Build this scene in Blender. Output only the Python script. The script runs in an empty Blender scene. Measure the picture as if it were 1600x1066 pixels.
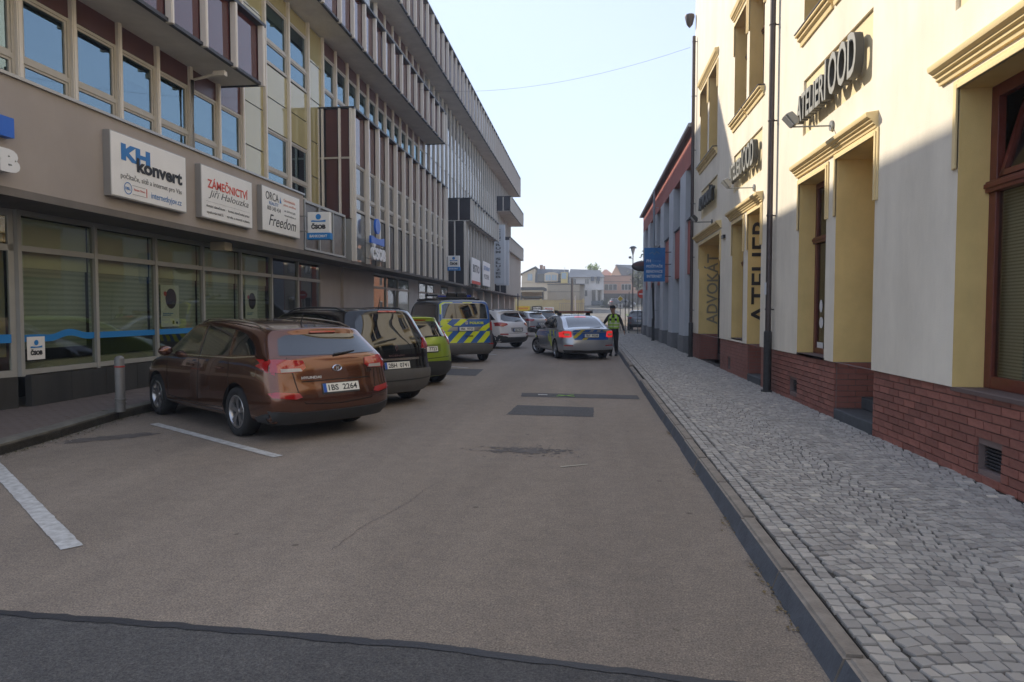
import bpy, bmesh, math, random
from mathutils import Vector, Matrix, noise
from mathutils.bvhtree import BVHTree
random.seed(7)
S = bpy.context.scene
COL = S.collection
PI = math.pi
# ---------------------------------------------------------------- camera
cam = bpy.data.cameras.new('camera'); co = bpy.data.objects.new('camera', cam); COL.objects.link(co)
cam.sensor_width = 36.0; cam.lens = 36.0 * 1067 / 1600; cam.clip_end = 3000; cam.clip_start = 0.05
yaw = math.atan2(122, 1067); pit = math.atan2(47, math.hypot(1067, 122))
co.location = (0, 0, 1.6)
co.rotation_euler = (PI / 2 - pit, 0, yaw)
S.camera = co
# ---------------------------------------------------------------- light
SUN_DIR = Vector((-0.56, 0.41, 0.450)).normalized()     # towards the sun, ahead on the left
elev = math.asin(SUN_DIR.z); azim = math.atan2(SUN_DIR.x, SUN_DIR.y)
W = bpy.data.worlds.new('World'); S.world = W; W.use_nodes = True
nt = W.node_tree; nt.nodes.clear()
sky = nt.nodes.new('ShaderNodeTexSky'); sky.sky_type = 'NISHITA'; sky.sun_disc = False
sky.sun_elevation = elev; sky.sun_rotation = azim
sky.air_density = 1.2; sky.dust_density = 0.6; sky.ozone_density = 1.5; sky.altitude = 200
bg = nt.nodes.new('ShaderNodeBackground'); bg.inputs[1].default_value = 0.09
wo = nt.nodes.new('ShaderNodeOutputWorld')
hz = nt.nodes.new('ShaderNodeMix'); hz.data_type = 'RGBA'; hz.inputs[0].default_value = 0.55      # thin bright veil over the whole sky
hz.inputs[7].default_value = (4.5, 5.5, 6.9, 1); nt.links.new(sky.outputs[0], hz.inputs[6]); tn = nt.nodes.new('ShaderNodeMix'); tn.data_type = 'RGBA'; tn.blend_type = 'MULTIPLY'; tn.inputs[0].default_value = 1; tn.inputs[7].default_value = (0.95, .885, .91, 1)
nt.links.new(hz.outputs[2], tn.inputs[6]); nt.links.new(tn.outputs[2], bg.inputs[0]); nt.links.new(bg.outputs[0], wo.inputs[0])
sl = bpy.data.lights.new('sun', 'SUN'); sl.energy = 2.3; sl.angle = math.radians(0.55); sl.color = (1.0, 0.91, 0.76)
so = bpy.data.objects.new('sun', sl); COL.objects.link(so)
so.rotation_euler = SUN_DIR.to_track_quat('Z', 'Y').to_euler(); so.location = (-20, 20, 40)
S.view_settings.view_transform = 'Standard'; S.view_settings.look = 'None'
S.view_settings.gamma = 1; S.view_settings.exposure = 1.40; S.view_settings.use_curve_mapping = False
S.cycles.max_bounces = 8; S.cycles.diffuse_bounces = 4; S.cycles.glossy_bounces = 4
S.cycles.caustics_reflective = False; S.cycles.caustics_refractive = False
S.cycles.sample_clamp_indirect = 6
try: S.cycles.use_denoising = True
except Exception: pass

# ---------------------------------------------------------------- materials
MATS = {}
def mat(name, col, rough=0.7, metal=0.0, var=0.0, vscale=3.0, bump=0.0, bscale=40.0, spec=0.5, coat=0.0, emit=None,
        es=0.0, ior=1.45, col2=None, streak=False, dirt=0.0, bdist=0.01, flake=0.0):
    if name in MATS: return MATS[name]
    m = bpy.data.materials.new(name); MATS[name] = m; m.use_nodes = True
    n = m.node_tree.nodes; l = m.node_tree.links; b = n['Principled BSDF']
    b.inputs['Base Color'].default_value = (*col, 1); b.inputs['Roughness'].default_value = rough
    b.inputs['Metallic'].default_value = metal; b.inputs['IOR'].default_value = ior
    b.inputs['Coat Weight'].default_value = coat; b.inputs['Coat Roughness'].default_value = 0.04
    b.inputs['Specular IOR Level'].default_value = spec
    tc = None
    if var or bump or col2 or dirt:
        tc = n.new('ShaderNodeTexCoord')
    if var or col2 or dirt:
        src = tc.outputs['Object']
        if streak:
            mp = n.new('ShaderNodeMapping'); mp.inputs['Scale'].default_value = (1, 1, 0.18); l.new(src, mp.inputs[0]); src = mp.outputs[0]
        nz = n.new('ShaderNodeTexNoise'); nz.inputs['Scale'].default_value = vscale; nz.inputs['Detail'].default_value = 8
        nz.inputs['Roughness'].default_value = 0.62
        l.new(src, nz.inputs['Vector'])
        r = n.new('ShaderNodeValToRGB'); r.color_ramp.elements[0].position = 0.32; r.color_ramp.elements[1].position = 0.68
        c2 = col2 or tuple(min(1, c * (1 + var)) for c in col); c1 = col if col2 else tuple(c * (1 - var) for c in col)
        r.color_ramp.elements[0].color = (*c1, 1); r.color_ramp.elements[1].color = (*c2, 1)
        l.new(nz.outputs['Fac'], r.inputs[0]); out = r.outputs[0]
        if dirt:
            n2 = n.new('ShaderNodeTexNoise'); n2.inputs['Scale'].default_value = 0.9; n2.inputs['Detail'].default_value = 10; n2.inputs['Roughness'].default_value = 0.7
            mp2 = n.new('ShaderNodeMapping'); mp2.inputs['Scale'].default_value = (1.4, 1.4, 0.35); l.new(tc.outputs['Object'], mp2.inputs[0]); l.new(mp2.outputs[0], n2.inputs['Vector'])
            r2 = n.new('ShaderNodeMapRange'); r2.inputs[1].default_value = 0.42; r2.inputs[2].default_value = 0.75; r2.inputs[3].default_value = 0; r2.inputs[4].default_value = dirt
            l.new(n2.outputs['Fac'], r2.inputs[0])
            mx = n.new('ShaderNodeMix'); mx.data_type = 'RGBA'; mx.blend_type = 'MULTIPLY'; l.new(r2.outputs[0], mx.inputs[0]); l.new(out, mx.inputs[6]); mx.inputs[7].default_value = (0.45, 0.42, 0.38, 1)
            out = mx.outputs[2]
        l.new(out, b.inputs['Base Color'])
    if bump:
        nb = n.new('ShaderNodeTexNoise'); nb.inputs['Scale'].default_value = bscale; nb.inputs['Detail'].default_value = 5
        l.new(tc.outputs['Object'], nb.inputs['Vector'])
        bp = n.new('ShaderNodeBump'); bp.inputs['Strength'].default_value = bump; bp.inputs['Distance'].default_value = bdist
        l.new(nb.outputs['Fac'], bp.inputs['Height']); l.new(bp.outputs[0], b.inputs['Normal'])
    if emit:
        b.inputs['Emission Color'].default_value = (*emit, 1); b.inputs['Emission Strength'].default_value = es
    return m

def glass(name, tint=(0.5, 0.55, 0.5), rough=0.0, thru=0.8, ior=1.65, wav=0.0, gcol=(0.95, 0.97, 1)):
    """thin window glass: tinted see-through plus a Fresnel mirror"""
    if name in MATS: return MATS[name]
    m = bpy.data.materials.new(name); MATS[name] = m; m.use_nodes = True
    n = m.node_tree.nodes; l = m.node_tree.links; n.clear()
    o = n.new('ShaderNodeOutputMaterial'); tr = n.new('ShaderNodeBsdfTransparent'); tr.inputs[0].default_value = (*[c * thru for c in tint], 1)
    gl = n.new('ShaderNodeBsdfGlossy'); gl.inputs['Roughness'].default_value = rough; gl.inputs[0].default_value = (*gcol, 1)
    fr = n.new('ShaderNodeFresnel'); fr.inputs[0].default_value = ior
    ge = n.new('ShaderNodeNewGeometry'); sb_ = n.new('ShaderNodeMath'); sb_.operation = 'SUBTRACT'; sb_.inputs[0].default_value = 1; l.new(ge.outputs['Backfacing'], sb_.inputs[1])
    mu = n.new('ShaderNodeMath'); mu.operation = 'MULTIPLY'; l.new(sb_.outputs[0], mu.inputs[0]); l.new(fr.outputs[0], mu.inputs[1])
    mx = n.new('ShaderNodeMixShader'); l.new(mu.outputs[0], mx.inputs[0]); l.new(tr.outputs[0], mx.inputs[1]); l.new(gl.outputs[0], mx.inputs[2]); l.new(mx.outputs[0], o.inputs[0])
    if wav:
        tc = n.new('ShaderNodeTexCoord'); nb = n.new('ShaderNodeTexNoise'); nb.inputs['Scale'].default_value = 0.8; nb.inputs['Detail'].default_value = 1
        l.new(tc.outputs['Object'], nb.inputs['Vector'])
        bp = n.new('ShaderNodeBump'); bp.inputs['Strength'].default_value = wav; bp.inputs['Distance'].default_value = 0.05
        l.new(nb.outputs['Fac'], bp.inputs['Height']); l.new(bp.outputs[0], gl.inputs['Normal']); l.new(bp.outputs[0], fr.inputs['Normal'])
    return m

# ---------------------------------------------------------------- mesh helpers
class MB:
    def __init__(s): s.v = []; s.f = []; s.mi = []; s.mats = []; s.cur = 0
    def mat(s, m):
        if m not in s.mats: s.mats.append(m)
        s.cur = s.mats.index(m); return s
    def add(s, vs, fs):
        o = len(s.v); s.v += [tuple(v) for v in vs]
        for f in fs: s.f.append(tuple(i + o for i in f)); s.mi.append(s.cur)
        return s
    def box(s, x0, x1, y0, y1, z0, z1):
        if x0 > x1: x0, x1 = x1, x0
        if y0 > y1: y0, y1 = y1, y0
        if z0 > z1: z0, z1 = z1, z0
        return s.add([(x0, y0, z0), (x1, y0, z0), (x1, y1, z0), (x0, y1, z0), (x0, y0, z1), (x1, y0, z1), (x1, y1, z1), (x0, y1, z1)],
              [(0, 3, 2, 1), (4, 5, 6, 7), (0, 1, 5, 4), (1, 2, 6, 5), (2, 3, 7, 6), (3, 0, 4, 7)])
    def quad(s, *p): return s.add(p, [tuple(range(len(p)))])
    def prism(s, pts, z0, z1):
        n = len(pts); return s.add([(x, y, z0) for x, y in pts] + [(x, y, z1) for x, y in pts],
              [tuple(range(n))[::-1], tuple(range(n, 2 * n))] + [(i, (i + 1) % n, (i + 1) % n + n, i + n) for i in range(n)])
    def ext(s, pts, d):
        """polygon of 3d points extruded by vector d"""
        n = len(pts); d = Vector(d); return s.add(list(pts) + [tuple(Vector(p) + d) for p in pts],
              [tuple(range(n)), tuple(range(2 * n - 1, n - 1, -1))] + [((i + 1) % n, i, i + n, (i + 1) % n + n) for i in range(n)])
    def tube(s, pts, r, k=8, caps=True):
        pts = [Vector(p) for p in pts]; rings = []
        rs = r if isinstance(r, (list, tuple)) else [r] * len(pts)
        for i, p in enumerate(pts):
            a = pts[max(0, i - 1)]; b = pts[min(len(pts) - 1, i + 1)]; t = (b - a).normalized()
            u = t.cross(Vector((0, 0, 1))); 
            if u.length < 0.05: u = t.cross(Vector((1, 0, 0)))
            u.normalize(); w = t.cross(u)
            rings.append([tuple(p + (u * math.cos(2 * PI * j / k) + w * math.sin(2 * PI * j / k)) * rs[i]) for j in range(k)])
        vs = [v for q in rings for v in q]; fs = []
        for i in range(len(pts) - 1):
            for j in range(k): fs.append((i * k + j, i * k + (j + 1) % k, (i + 1) * k + (j + 1) % k, (i + 1) * k + j))
        if caps: fs.append(tuple(range(k))[::-1]); fs.append(tuple(range((len(pts) - 1) * k, len(pts) * k)))
        return s.add(vs, fs)
    def lathe(s, prof, c=(0, 0, 0), k=24, axis='z', a0=0, a1=2 * PI):
        vs = []; fs = []; m = len(prof); full = abs(a1 - a0 - 2 * PI) < 1e-6; kk = k if full else k + 1
        for j in range(kk):
            a = a0 + (a1 - a0) * j / k; ca, sa = math.cos(a), math.sin(a)
            for r, h in prof:
                if axis == 'z': p = (c[0] + r * ca, c[1] + r * sa, c[2] + h)
                elif axis == 'x': p = (c[0] + h, c[1] + r * ca, c[2] + r * sa)
                else: p = (c[0] + r * ca, c[1] + h, c[2] + r * sa)
                vs.append(p)
        for j in range(k):
            j2 = (j + 1) % kk
            for i in range(m - 1): fs.append((j * m + i, j2 * m + i, j2 * m + i + 1, j * m + i + 1))
        return s.add(vs, fs)
    def disc(s, c, r, axis='y', k=24, ry=None):
        ry = ry or r; pts = []
        for j in range(k):
            a = 2 * PI * j / k; u, w = r * math.cos(a), ry * math.sin(a)
            pts.append((c[0] + u, c[1], c[2] + w) if axis == 'y' else ((c[0], c[1] + u, c[2] + w) if axis == 'x' else (c[0] + u, c[1] + w, c[2])))
        return s.add(pts, [tuple(range(k))])
    def sphere(s, c, r, k=12, m=8, sc=(1, 1, 1)):
        prof = [(r * math.sin(PI * i / m) + 1e-5, -r * math.cos(PI * i / m)) for i in range(m + 1)]; o = len(s.v)
        s.lathe(prof, (0, 0, 0), k)
        for i in range(o, len(s.v)): v = s.v[i]; s.v[i] = (c[0] + v[0] * sc[0], c[1] + v[1] * sc[1], c[2] + v[2] * sc[2])
        return s
    def xf(s, M):
        s.v = [tuple(M @ Vector(v)) for v in s.v]; return s
    def mesh(s, name, smooth=None):
        me = bpy.data.meshes.new(name); me.from_pydata(s.v, [], s.f)
        for m in s.mats: me.materials.append(m)
        if len(s.mats) > 1: me.polygons.foreach_set('material_index', s.mi)
        bm = bmesh.new(); bm.from_mesh(me); bmesh.ops.recalc_face_normals(bm, faces=bm.faces); bm.to_mesh(me); bm.free()
        if smooth: me.shade_smooth(); me.set_sharp_from_angle(angle=math.radians(smooth))
        return me
    def build(s, name, m=None, parent=None, smooth=None, bevel=0, **k):
        me = s.mesh(name, smooth)
        if m is not None and not s.mats: me.materials.append(m)
        o = bpy.data.objects.new(name, me); COL.objects.link(o)
        if parent is not None: o.parent = parent
        if bevel:
            bv = o.modifiers.new('b', 'BEVEL'); bv.width = bevel; bv.segments = 2; bv.limit_method = 'ANGLE'
        for a, b in k.items(): o[a] = b
        return o
def meshobj(name, me, parent=None, **k):
    o = bpy.data.objects.new(name, me); COL.objects.link(o)
    if parent is not None: o.parent = parent
    for a, b in k.items(): o[a] = b
    return o
def thing(name, label, cat, loc=(0, 0, 0), rz=0, group=None):
    o = bpy.data.objects.new(name, None); COL.objects.link(o); o.location = loc; o.rotation_euler = (0, 0, rz)
    o['label'] = label; o['category'] = cat
    if group: o['group'] = group
    return o
def root0(name, label, cat, group=None): return thing(name, label, cat, (0, 0, 0), 0, group)   # geometry in world coordinates
def tag(o, label, cat, group=None):
    o['label'] = label; o['category'] = cat
    if group: o['group'] = group
    return o
def place(o, par):
    """parent o (built in world coords) under par (unrotated) keeping its place"""
    o.parent = par; o.location = Vector(o.location) - Vector(par.location); return o

def text_mesh(txt, w, h, ext=0.002, bold=0.0, italic=0.0, name='lettering'):
    """lettering in the XZ plane facing -Y, lower left corner at origin, fitted to w x h"""
    cu = bpy.data.curves.new('t', 'FONT'); cu.body = txt; cu.size = 1; cu.extrude = 0.0; cu.offset = bold; cu.shear = italic; cu.resolution_u = 3
    cu.fill_mode = 'BOTH'; cu.extrude = 0.5
    o = bpy.data.objects.new('t', cu); COL.objects.link(o)
    dg = bpy.context.evaluated_depsgraph_get(); me = bpy.data.meshes.new_from_object(o.evaluated_get(dg))
    bpy.data.objects.remove(o); bpy.data.curves.remove(cu)
    xs = [v.co.x for v in me.vertices]; ys = [v.co.y for v in me.vertices]
    if not xs: return me
    x0, x1, y0, y1 = min(xs), max(xs), min(ys), max(ys)
    if w is None: w = (x1 - x0) * h / (y1 - y0)
    for v in me.vertices:
        x, y, z = v.co; v.co = ((x - x0) / (x1 - x0) * w, -(z + 0.5) * ext, (y - y0) / (y1 - y0) * h)
    me.name = name; return me
def text(txt, w, h, M, m, parent, ext=0.002, bold=0.0, italic=0.0, name='lettering'):
    me = text_mesh(txt, w, h, ext, bold, italic, name); me.transform(M); me.materials.clear(); me.materials.append(m)
    return meshobj(name, me, parent)
def T(x, y, z, rz=0, rx=0, ry=0):
    return Matrix.Translation((x, y, z)) @ Matrix.Rotation(rz, 4, 'Z') @ Matrix.Rotation(rx, 4, 'X') @ Matrix.Rotation(ry, 4, 'Y')
# ================================================================ ground
def asphalt(name, c1, c2, blue=0):
    m = bpy.data.materials.new(name); MATS[name] = m; m.use_nodes = True
    n = m.node_tree.nodes; l = m.node_tree.links; b = n['Principled BSDF']; tc = n.new('ShaderNodeTexCoord')
    def noi(sc, det=6, ro=0.6, mp=None):
        z = n.new('ShaderNodeTexNoise'); z.inputs['Scale'].default_value = sc; z.inputs['Detail'].default_value = det; z.inputs['Roughness'].default_value = ro
        s = tc.outputs['Object']
        if mp: q = n.new('ShaderNodeMapping'); q.inputs['Scale'].default_value = mp; l.new(s, q.inputs[0]); s = q.outputs[0]
        l.new(s, z.inputs['Vector']); return z
    def ramp(src, a, b_, ca, cb):
        r = n.new('ShaderNodeValToRGB'); r.color_ramp.elements[0].position = a; r.color_ramp.elements[1].position = b_
        r.color_ramp.elements[0].color = (*ca, 1); r.color_ramp.elements[1].color = (*cb, 1); l.new(src, r.inputs[0]); return r
    def mul(a, bq, f=1.0, mode='MULTIPLY'):
        x = n.new('ShaderNodeMix'); x.data_type = 'RGBA'; x.blend_type = mode; x.inputs[0].default_value = f; l.new(a, x.inputs[6]); l.new(bq, x.inputs[7]); return x.outputs[2]
    big = ramp(noi(0.35, 8, 0.65, (1, 0.35, 1)).outputs[0], 0.3, 0.7, c1, c2)
    grain = ramp(noi(95, 4, 0.8).outputs[0], 0.33, 0.68, (0.40, 0.40, 0.41), (1.68, 1.64, 1.58))
    mid = ramp(noi(6, 8, 0.7).outputs[0], 0.3, 0.75, (0.84, 0.84, 0.85), (1.12, 1.11, 1.09))
    tyre = ramp(noi(0.9, 4, 0.5, (1.6, 0.05, 1)).outputs[0], 0.35, 0.65, (0.9, 0.9, 0.9), (1.06, 1.06, 1.05))
    out = mul(mul(mul(big.outputs[0], grain.outputs[0]), mid.outputs[0]), tyre.outputs[0])
    # pale chips and dark spots
    vo = n.new('ShaderNodeTexVoronoi'); vo.inputs['Scale'].default_value = 26; l.new(tc.outputs['Object'], vo.inputs['Vector'])
    agg = ramp(noi(30, 5, 0.75).outputs[0], 0.32, 0.7, (0.80, 0.80, 0.81), (1.2, 1.18, 1.15)); out = mul(out, agg.outputs[0])
    chips = ramp(vo.outputs['Distance'], 0.05, 0.08, (1.9, 1.85, 1.75), (1, 1, 1)); out = mul(out, chips.outputs[0], 0.6)
    v2 = n.new('ShaderNodeTexVoronoi'); v2.inputs['Scale'].default_value = 1.7; l.new(tc.outputs['Object'], v2.inputs['Vector'])
    spots = ramp(v2.outputs['Distance'], 0.03, 0.05, (0.45, 0.45, 0.45), (1, 1, 1)); out = mul(out, spots.outputs[0], 0.8)
    l.new(out, b.inputs['Base Color']); b.inputs['Roughness'].default_value = 0.82; b.inputs['Specular IOR Level'].default_value = 0.35
    bp = n.new('ShaderNodeBump'); bp.inputs['Strength'].default_value = 0.7; bp.inputs['Distance'].default_value = 0.006
    l.new(noi(150, 4, 0.7).outputs[0], bp.inputs['Height']); l.new(bp.outputs[0], b.inputs['Normal'])
    return m
asph = asphalt('asphalt', (0.205, 0.174, 0.143), (0.290, 0.248, 0.207))
asph2 = asphalt('asphalt_dark', (0.075, 0.075, 0.077), (0.105, 0.104, 0.104))
asph3 = asphalt('asphalt_patch', (0.075, 0.075, 0.078), (0.095, 0.095, 0.098))
tar = mat('tar', (0.04, 0.04, 0.043), 0.6, bump=0.5, bscale=60)
def gz(y):
    if y < 62: return 0.0
    return (min(y, 135) - 62) * 0.043
def sheet(name, xs, ys, m, dz=0, kind='structure'):
    b = MB(); nx = len(xs)
    vs = [(x, y, gz(y) + dz) for y in ys for x in xs]
    fs = [(j * nx + i, j * nx + i + 1, (j + 1) * nx + i + 1, (j + 1) * nx + i) for j in range(len(ys) - 1) for i in range(nx - 1)]
    b.add(vs, fs); return b.build(name, m, kind=kind)
ys_all = [-60, -10, 0, 20, 40, 62, 70, 80, 90, 100, 110, 120, 130, 135, 200, 700]
earth = mat('earth', (0.18, 0.16, 0.12), 0.95, var=0.25, vscale=0.3)
sheet('terrain', [-600, -60, -20, 0, 20, 60, 600], ys_all, earth, -0.03)
sheet('road', [-8.8, -4, 0, 1.12], [-12, 0, 10, 20, 40, 62, 70, 76], asph, 0.0)
sheet('junction_road', [-26, -12, -4, 4, 12, 30], [76, 90, 104, 112], mat('pale_asphalt', (0.17, 0.155, 0.13), 0.9, var=0.15, vscale=2, bump=0.3, bscale=90), 0.0)
sheet('lawn', [4.5, 14], [66, 76, 90], mat('lawn_green', (0.10, 0.16, 0.035), 0.95, var=0.3, vscale=4), 0.02)
def ragged(pts, amp, step=0.06):
    out = []
    for i in range(len(pts)):
        a = Vector(pts[i]); b = Vector(pts[(i + 1) % len(pts)]); n = max(1, int((b - a).length / step))
        t = (b - a).normalized(); nn = Vector((-t.y, t.x))
        for k in range(n):
            p = a + (b - a) * k / n; out.append(tuple(p + nn * random.uniform(-amp, amp)))
    return out
def flat(name, pts, z, m, parent=None, amp=0.0, **k):
    if amp: pts = ragged(pts, amp)
    return MB().add([(x, y, z) for x, y in pts], [tuple(range(len(pts)))]).build(name, m, parent, **k)
# newer dark asphalt at the camera's feet with its tar seam
flat('road_resurfaced_strip', [(-8, 2.95 + .25), (-3.1, 3.22), (-1.82, 3.17), (-0.66, 3.11), (0.47, 2.95), (1.06, 2.88), (1.06, -8), (-8, -8)], 0.004, asph2, None, kind='structure')
flat('tar_seam', [(-8, 3.27), (-3.1, 3.25), (-1.82, 3.20), (-0.66, 3.14), (0.47, 2.98), (1.05, 2.9), (1.05, 2.865), (0.47, 2.93), (-0.66, 3.08), (-1.82, 3.145), (-3.1, 3.19), (-8, 3.21)], 0.008, tar, None, 0.009, kind='structure')
flat('asphalt_patch', [(-1.23, 11.5), (0.07, 11.35), (0.06, 10.33), (-1.28, 10.43)], 0.004, asph3, None, 0.008, kind='structure')
flat('asphalt_patch', [(-1.33, 13.26), (0.89, 13.1), (0.91, 12.5), (-1.27, 12.66)], 0.004, asph3, None, 0.008, kind='structure')
flat('asphalt_patch', [(-3.9, 18.6), (-2.9, 18.5), (-2.8, 16.6), (-3.9, 16.8)], 0.004, asph3, None, 0.008, kind='structure')
# oil stain and hairline crack
stain = mat('stain', (0.115, 0.10, 0.088), 0.75, var=0.3, vscale=9)
b = MB()
for i in range(230):
    a = random.random() * 2 * PI; r = abs(random.gauss(0, 0.42))
    x, y = -0.72 + r * math.cos(a) * 1.0, 7.72 + r * math.sin(a) * 0.42; s = random.uniform(0.012, 0.045) * (1.25 - min(1, r))
    b.add([(x + s * math.cos(t), y + s * math.sin(t) * random.uniform(.7, 1.2), 0.004 + i * 1e-5) for t in [k * PI / 3 for k in range(6)]], [tuple(range(6))])
b.build('oil_stain', stain, kind='stuff')
for cn, pts in (('road_crack', [(-1.72, 4.3), (-1.66, 4.9), (-1.5, 5.5), (-1.47, 5.9), (-1.34, 6.4)]),):
    b = MB(); P = []
    for (x0, y0), (x1, y1) in zip(pts, pts[1:]):
        for k in range(14): P.append((x0 + (x1 - x0) * k / 14 + random.uniform(-.012, .012), y0 + (y1 - y0) * k / 14))
    for i in range(len(P) - 1):
        w0 = 0.0016 if i % 9 else 0.001; (x, y), (u, v) = P[i], P[i + 1]
        b.add([(x - w0, y, .003), (x + w0, y, .003), (u + w0, v, .003), (u - w0, v, .003)], [(0, 1, 2, 3)])
    b.build(cn, tar, kind='structure')
# parking bay lines
paint = mat('road_paint', (0.62, 0.62, 0.60), 0.8, col2=(0.36, 0.35, 0.33), vscale=14, bump=0.4, bscale=120)
def line(a, b_, w=0.115):
    a = Vector(a); b_ = Vector(b_); t = (b_ - a).normalized(); n = Vector((-t.y, t.x)) * w / 2
    flat('parking_line', [tuple(a - n), tuple(b_ - n), tuple(b_ + n), tuple(a + n)], 0.006, paint, None, 0.004, kind='structure')
line((-3.47, 4.18), (-6.3, 6.5), .13)
line((-3.40, 7.10), (-6.15, 9.0), .12)
for k in range(2, 12): line((-3.42, 7.10 + 2.95 * (k - 1)), (-6.4, 9.15 + 2.95 * (k - 1)))
# forensic spray mark and small marker
gs = mat('spray_green', (0.28, 0.55, 0.05), 0.7); b = MB()
for P in ([(-0.62, 12.75), (-0.45, 12.85), (-0.28, 12.72)], [(-0.60, 12.95), (-0.44, 12.83), (-0.30, 12.98)]):
    for (x, y), (u, v) in zip(P, P[1:]):
        b.add([(x, y - .025, .012), (u, v - .025, .012), (u, v + .025, .012), (x, y + .025, .012)], [(0, 1, 2, 3)])
b.build('spray_mark', gs, kind='structure')
flat('paint_mark', [(-0.98, 13.0), (-0.80, 12.98), (-0.80, 12.86), (-0.98, 12.88)], 0.012, paint, kind='structure')
flat('paint_mark', [(-0.30, 6.97), (-0.02, 7.12), (-0.01, 7.09), (-0.29, 6.93)], 0.006, mat('light_scrape', (0.4, 0.37, 0.3), 0.9), kind='structure')

# ---------------------------------------------------------------- right pavement: kerb stones and setts
kerbm = mat('kerb_granite', (0.27, 0.235, 0.195), 0.85, var=0.22, vscale=9, bump=0.5, bscale=70, dirt=0.5)
mortar = mat('joint_sand', (0.06, 0.054, 0.046), 0.95, var=0.3, vscale=20, bump=0.5, bscale=60)
pavement = MB().box(1.20, 3.6, -3, 46, -0.05, 0.1055).build('pavement', mortar, kind='structure')
km = MB().ext([(1.04, .006, -.03), (1.045, .006, 0), (1.092, .006, .128), (1.19, .006, .128), (1.19, .006, -.03)], (0, .988, 0))
kme = km.mesh('kerb_stone'); kme.materials.append(kerbm)
kbm = bmesh.new(); kbm.from_mesh(kme); bmesh.ops.bevel(kbm, geom=[e for e in kbm.edges if abs(e.verts[0].co.z - .128) < 1e-4 and abs(e.verts[1].co.z - .128) < 1e-4], offset=0.015, segments=2, affect='EDGES'); kbm.to_mesh(kme); kbm.free(); kme.materials.append(mat('kerb_face_tarred', (0.085, 0.09, 0.10), .85, var=.2, vscale=7, bump=.4, bscale=60))
for p_ in kme.polygons:
    if p_.center.x < 1.075: p_.material_index = 1
for i in range(48):
    o = meshobj('kerb_stone', kme, pavement); o.location = (random.uniform(-.006, .006), -2 + i, random.uniform(-.002, .002)); o.rotation_euler = (0, 0, random.uniform(-.001, .001))
    if 15 <= -2 + i < 19: o.location.z -= 0.05
def sett_mat(name, attr):
    m = bpy.data.materials.new(name); MATS[name] = m; m.use_nodes = True
    n = m.node_tree.nodes; l = m.node_tree.links; b = n['Principled BSDF']
    if attr: s = n.new('ShaderNodeAttribute'); s.attribute_name = 'tone'; src = s.outputs['Fac']
    else: s = n.new('ShaderNodeObjectInfo'); src = s.outputs['Random']
    r = n.new('ShaderNodeValToRGB'); e = r.color_ramp.elements; e[0].position = 0; e[0].color = (0.30, 0.275, 0.245, 1); e[1].position = 1; e[1].color = (0.62, 0.56, 0.46, 1)
    for p, c in ((0.35, (0.37, 0.342, 0.305)), (0.72, (0.43, 0.40, 0.355)), (0.9, (0.46, 0.42, 0.37)), (0.975, (0.50, 0.46, 0.40))):
        q = e.new(p); q.color = (*c, 1)
    l.new(src, r.inputs[0])
    tc = n.new('ShaderNodeTexCoord'); z = n.new('ShaderNodeTexNoise'); z.inputs['Scale'].default_value = 35; z.inputs['Detail'].default_value = 5; l.new(tc.outputs['Object'], z.inputs['Vector'])
    x = n.new('ShaderNodeMix'); x.data_type = 'RGBA'; x.blend_type = 'MULTIPLY'; x.inputs[0].default_value = 0.5; l.new(r.outputs[0], x.inputs[6])
    rr = n.new('ShaderNodeValToRGB'); rr.color_ramp.elements[0].color = (.5, .5, .5, 1); rr.color_ramp.elements[1].color = (1.3, 1.3, 1.3, 1); l.new(z.outputs[0], rr.inputs[0]); l.new(rr.outputs[0], x.inputs[7])
    l.new(x.outputs[2], b.inputs['Base Color']); b.inputs['Roughness'].default_value = 0.72
    bp = n.new('ShaderNodeBump'); bp.inputs['Strength'].default_value = 0.5; bp.inputs['Distance'].default_value = 0.004; l.new(z.outputs[0], bp.inputs['Height']); l.new(bp.outputs[0], b.inputs['Normal'])
    return m
sm_o = sett_mat('sett_stone_single', False); sm_a = sett_mat('sett_stone_mass', True)
def sett_variant():
    c = [(-.5 + random.uniform(-.03, .09), -.5 + random.uniform(-.03, .09)), (.5 - random.uniform(-.03, .09), -.5 + random.uniform(-.03, .09)),
         (.5 - random.uniform(-.03, .09), .5 - random.uniform(-.03, .09)), (-.5 + random.uniform(-.03, .09), .5 - random.uniform(-.03, .09))]
    lo = [(x, y, -0.03) for x, y in c]; mid = [(x, y, 0.016) for x, y in c]
    hi = [(x * .92, y * .92, 0.024 + random.uniform(-.003, .003)) for x, y in c]
    v = lo + mid + hi; f = [(8, 9, 10, 11)]
    for i in range(4):
        j = (i + 1) % 4; f += [(i, j, 4 + j, 4 + i), (4 + i, 4 + j, 8 + j, 8 + i)]
    return v, f
SV = [sett_variant() for _ in range(10)]
setts = []
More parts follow.
